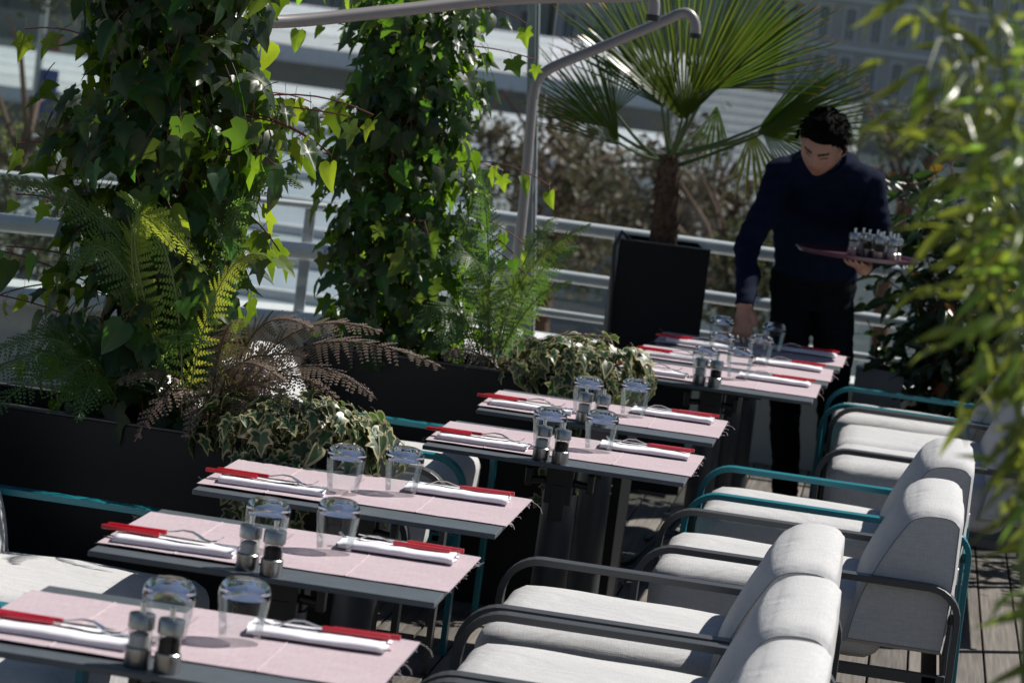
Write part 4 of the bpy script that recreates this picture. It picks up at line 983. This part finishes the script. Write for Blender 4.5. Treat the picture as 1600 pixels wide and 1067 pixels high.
n1, n2 = 40, 28; vs = [headpt(2*math.pi*i/n1, -math.pi/2+math.pi*j/n2)-W0 for j in range(n2+1) for i in range(n1)]
B_.add(vs, [(j*n1+i, j*n1+(i+1) % n1, (j+1)*n1+(i+1) % n1, (j+1)*n1+i) for j in range(n2) for i in range(n1)], 0, True)
for s in (-1, 1):
    e = headpt(s*math.pi/2*1.06, -.05)-W0; limb(B_, [e+crown*.022-face*.006, e-crown*.0+side*-s*.006-face*.004, e-crown*.022], [.010, .013, .009], 8)
# hands
def hand(wr, fwd_, palm_n, lat, curl, thumb_dir, L=.085):
    fwd_, palm_n, lat = V(fwd_).normalized(), V(palm_n).normalized(), V(lat).normalized()
    rings = [(wr-W0+fwd_*L*f, lat*wd, palm_n*dp) for f, wd, dp in ((-.25, .024, .019), (0, .026, .018), (.4, .037, .016), (.8, .041, .014), (1.02, .036, .011))]
    ell_loft(B_, rings, 12)
    for k, fl in enumerate((.066, .076, .072, .056)):
        b = wr+fwd_*L*.93+lat*(.034-.0226*k); d = fwd_; P = [b]; 
        for sgm in (.45, .32, .25):
            d = (d+palm_n*curl*(1 if sgm < .45 else .5)).normalized(); P.append(P[-1]+d*fl*sgm)
        limb(B_, [p_-W0 for p_ in P], [.0088, .0084, .0078, .0066], 8)
    b = wr+fwd_*L*.25+lat*.03; t1 = b+(lat*.7+fwd_*.6+V(thumb_dir)*.5).normalized()*.036; t2 = t1+(fwd_*.9+V(thumb_dir)*.7+lat*.0).normalized()*.03
    limb(B_, [b-W0, t1-W0, t2-W0], [.013, .0105, .008], 8)
hand(wr_r, (.05, -.28, -.95), (.35, .8, -.25), (.85, -.35, .1), .35, (.0, -.2, -.4))
hand(wr_l, (-.3, -.9, .12), (0, .1, 1), (-.9, .3, 0), .12, (0, -.2, .3))
tmp = bpy.data.meshes.new('tmp'); tmp.from_pydata(B_.v, [], B_.f); to = bpy.data.objects.new('tmp', tmp); COL.objects.link(to)
rm = to.modifiers.new('r', 'REMESH'); rm.mode = 'VOXEL'; rm.voxel_size = .005; sm = to.modifiers.new('s', 'SMOOTH'); sm.iterations = 9; sm.factor = .5
dg = bpy.context.evaluated_depsgraph_get(); body = bpy.data.meshes.new_from_object(to.evaluated_get(dg)); bpy.data.objects.remove(to)
skin = mat('waiter_skin', (.3, .165, .115), .5, var=.06, scale=30); navy = mat('navy_knit', (.005, .009, .024), .9, spec=.08, var=.15, scale=30, bump=.4, bscale=240)
jean = mat('black_denim', (.005, .006, .009), .9, spec=.08, var=.25, scale=20, bump=.3, bscale=300); shoe = mat('black_shoe_leather', (.006, .006, .007), .35)
skin_ear = skin
body.materials.clear()
for m_ in (navy, jean, skin, shoe, mat('dark_brow', (.012, .008, .007), .8), mat('lip', (.3, .1, .085), .5)): body.materials.append(m_)
# folds in the clothes
nrms = [v.normal.copy() for v in body.vertices]
for v in body.vertices:
    c = v.co+W0; dh = (c-hc).length
    hand_ = min((c-wr_r).dot(V((.05, -.28, -.95))), 9) > .0 and (c-wr_r).length < .2 or ((c-wr_l).dot(V((-.3, -.9, .12)).normalized()) > 0 and (c-wr_l).length < .2)
    if dh > .16 and not hand_:
        v.co += nrms[v.index]*(.008*noise.noise(c*9.0) + .010*noise.noise(V((c.x*9+c.z*12, c.y*9, c.z*26-c.x*14)))*(1 if c.z > .9 else .7))
for pl in body.polygons:
    c = pl.center+W0; mi = 0
    loc = c-hc; f_, u_, s_ = loc.dot(face), loc.dot(crown), loc.dot(side)
    if c.z < .995 + .01*math.sin(c.x*20) and (c.y > 12.75 or c.z < .7): mi = 1
    if c.z < .075 or (c.z < .1 and c.y < 12.93): mi = 3
    if (c-wr_r).length < .21 and (c-wr_r).dot(V((.05, -.28, -.95))) > 0.002: mi = 2
    if (c-wr_l).length < .21 and (c-wr_l).dot(V((-.3, -.9, .12)).normalized()) > .002: mi = 2
    if loc.length < .162 and c.z > 1.40 and (u_ > -.08 or f_ > .0): mi = 2
    if mi == 2 and loc.length < .162 and f_ > .05:
        if .016+.12*(abs(s_)-.03) < u_ < .027+.05*(abs(s_)-.03) and .013 < abs(s_) < .05: mi = 4
        if -.003 < u_ < .003 and .02 < abs(s_) < .044: mi = 4
        if -.076 < u_ < -.062 and abs(s_) < .024: mi = 5
    pl.material_index = mi; pl.use_smooth = True
link('body', body, wp)
# hair
random.seed(77); q = MB(); n1, n2 = 48, 30; vs = []; keep = {}
for j in range(n2+1):
    for i in range(n1):
        u, v_ = 2*math.pi*i/n1, -math.pi/2+math.pi*j/n2
        p0 = headpt(u, v_, 0); d = (p0-hc).normalized(); cu = math.cos(u)
        lim = .42 if cu > .55 else (-.05 if cu > .0 else -.55); lim = .5 + (-.6)*(1-max(0, cu))**1.6 if cu > 0 else -.1-.5*min(1, -cu*1.5)
        if abs(math.sin(u)) > .75 and cu > -.15: lim = max(lim, -.0)
        k = max(0, min(1, (v_-lim)/.3)); th = k*(.012+.012*max(0, math.sin(v_))*(1-.5*max(0, math.sin(v_))**6)+.014*max(0, cu)*max(0, math.cos(v_-.7))**2) + (.012*noise.noise(p0*30)+.008*noise.noise(V((p0.x*90, p0.y*40, p0.z*60))))*k - (.012 if k == 0 else 0)
        vs.append(p0+d*(th+.0005)-W0); keep[j*n1+i] = k > 0
fs = [(j*n1+i, j*n1+(i+1) % n1, (j+1)*n1+(i+1) % n1, (j+1)*n1+i) for j in range(n2) for i in range(n1)]
q.add(vs, [f for f in fs if any(keep[x] for x in f)], 0, True)
for k_ in range(420):
    u, v_ = uni(0, 6.283), math.asin(uni(.05, 1)); cu = math.cos(u)
    if cu > .3 and v_ < .62: continue
    p0 = headpt(u, v_, .018); d = (p0-hc).normalized(); t_ = (face*.8+side*uni(-.7, .7)-crown*.1); t_ = (t_-d*t_.dot(d)).normalized(); w3 = d.cross(t_)*uni(.003, .006); L = uni(.015, .032)
    q.add([p0-w3-W0, p0+w3-W0, p0+t_*L*.6+d*uni(.006, .016)+w3*.5-W0, p0+t_*L+d*uni(.0, .012)-W0], [(0, 1, 2), (0, 2, 3)], 0, False)
q.build('hair', mat('black_hair', (.002, .0018, .0018), 0.7, spec=.03, bump=.8, bscale=160), wp)
# collar and sweater hem
q = MB(); cc = V((-.372, 12.462, 1.495)); ax_ = (hc-face*.035-crown*.06-cc).normalized(); u_ = ax_.orthogonal().normalized(); v2 = ax_.cross(u_)
for r_, z_ in ((.066, .012),): q.tube([cc-W0+ax_*z_+(u_*math.cos(a)+v2*math.sin(a))*r_ for a in [i*2*math.pi/20 for i in range(21)]], .011, 8)
q.build('collar', navy, wp)
# tray and the mills on it
tc = V((-.205, 12.36, 1.137)); q = MB(); q.lathe([(0, 0), (.225, 0), (.236, .012), (.243, .014), (.244, .011), (.238, .007), (.228, -.004), (0, -.004)], 48)
tr = q.build('serving_tray', mat('maroon_tray', (.075, .03, .045), .32, var=.1, scale=15)); tr.location = tc; tag(tr, 'round maroon serving tray carried on the waiter\'s hand', 'tray')
for i, (dx, dy, s) in enumerate(((.0, -.06, 0), (.055, -.03, 1), (.03, .035, 0), (.085, .04, 1), (.11, -.04, 0), (.135, .02, 0), (.165, -.045, 1), (.15, -.1, 0), (.10, -.1, 1))):
    place(salt0 if s == 0 else pep0, tc+V((dx-.02, dy, .0004)), uni(0, 6), 'steel salt mill with white grains among the mills on waiter\'s tray' if s == 0 else 'steel pepper mill with black grains among the mills on waiter\'s tray', 'mills on the tray')
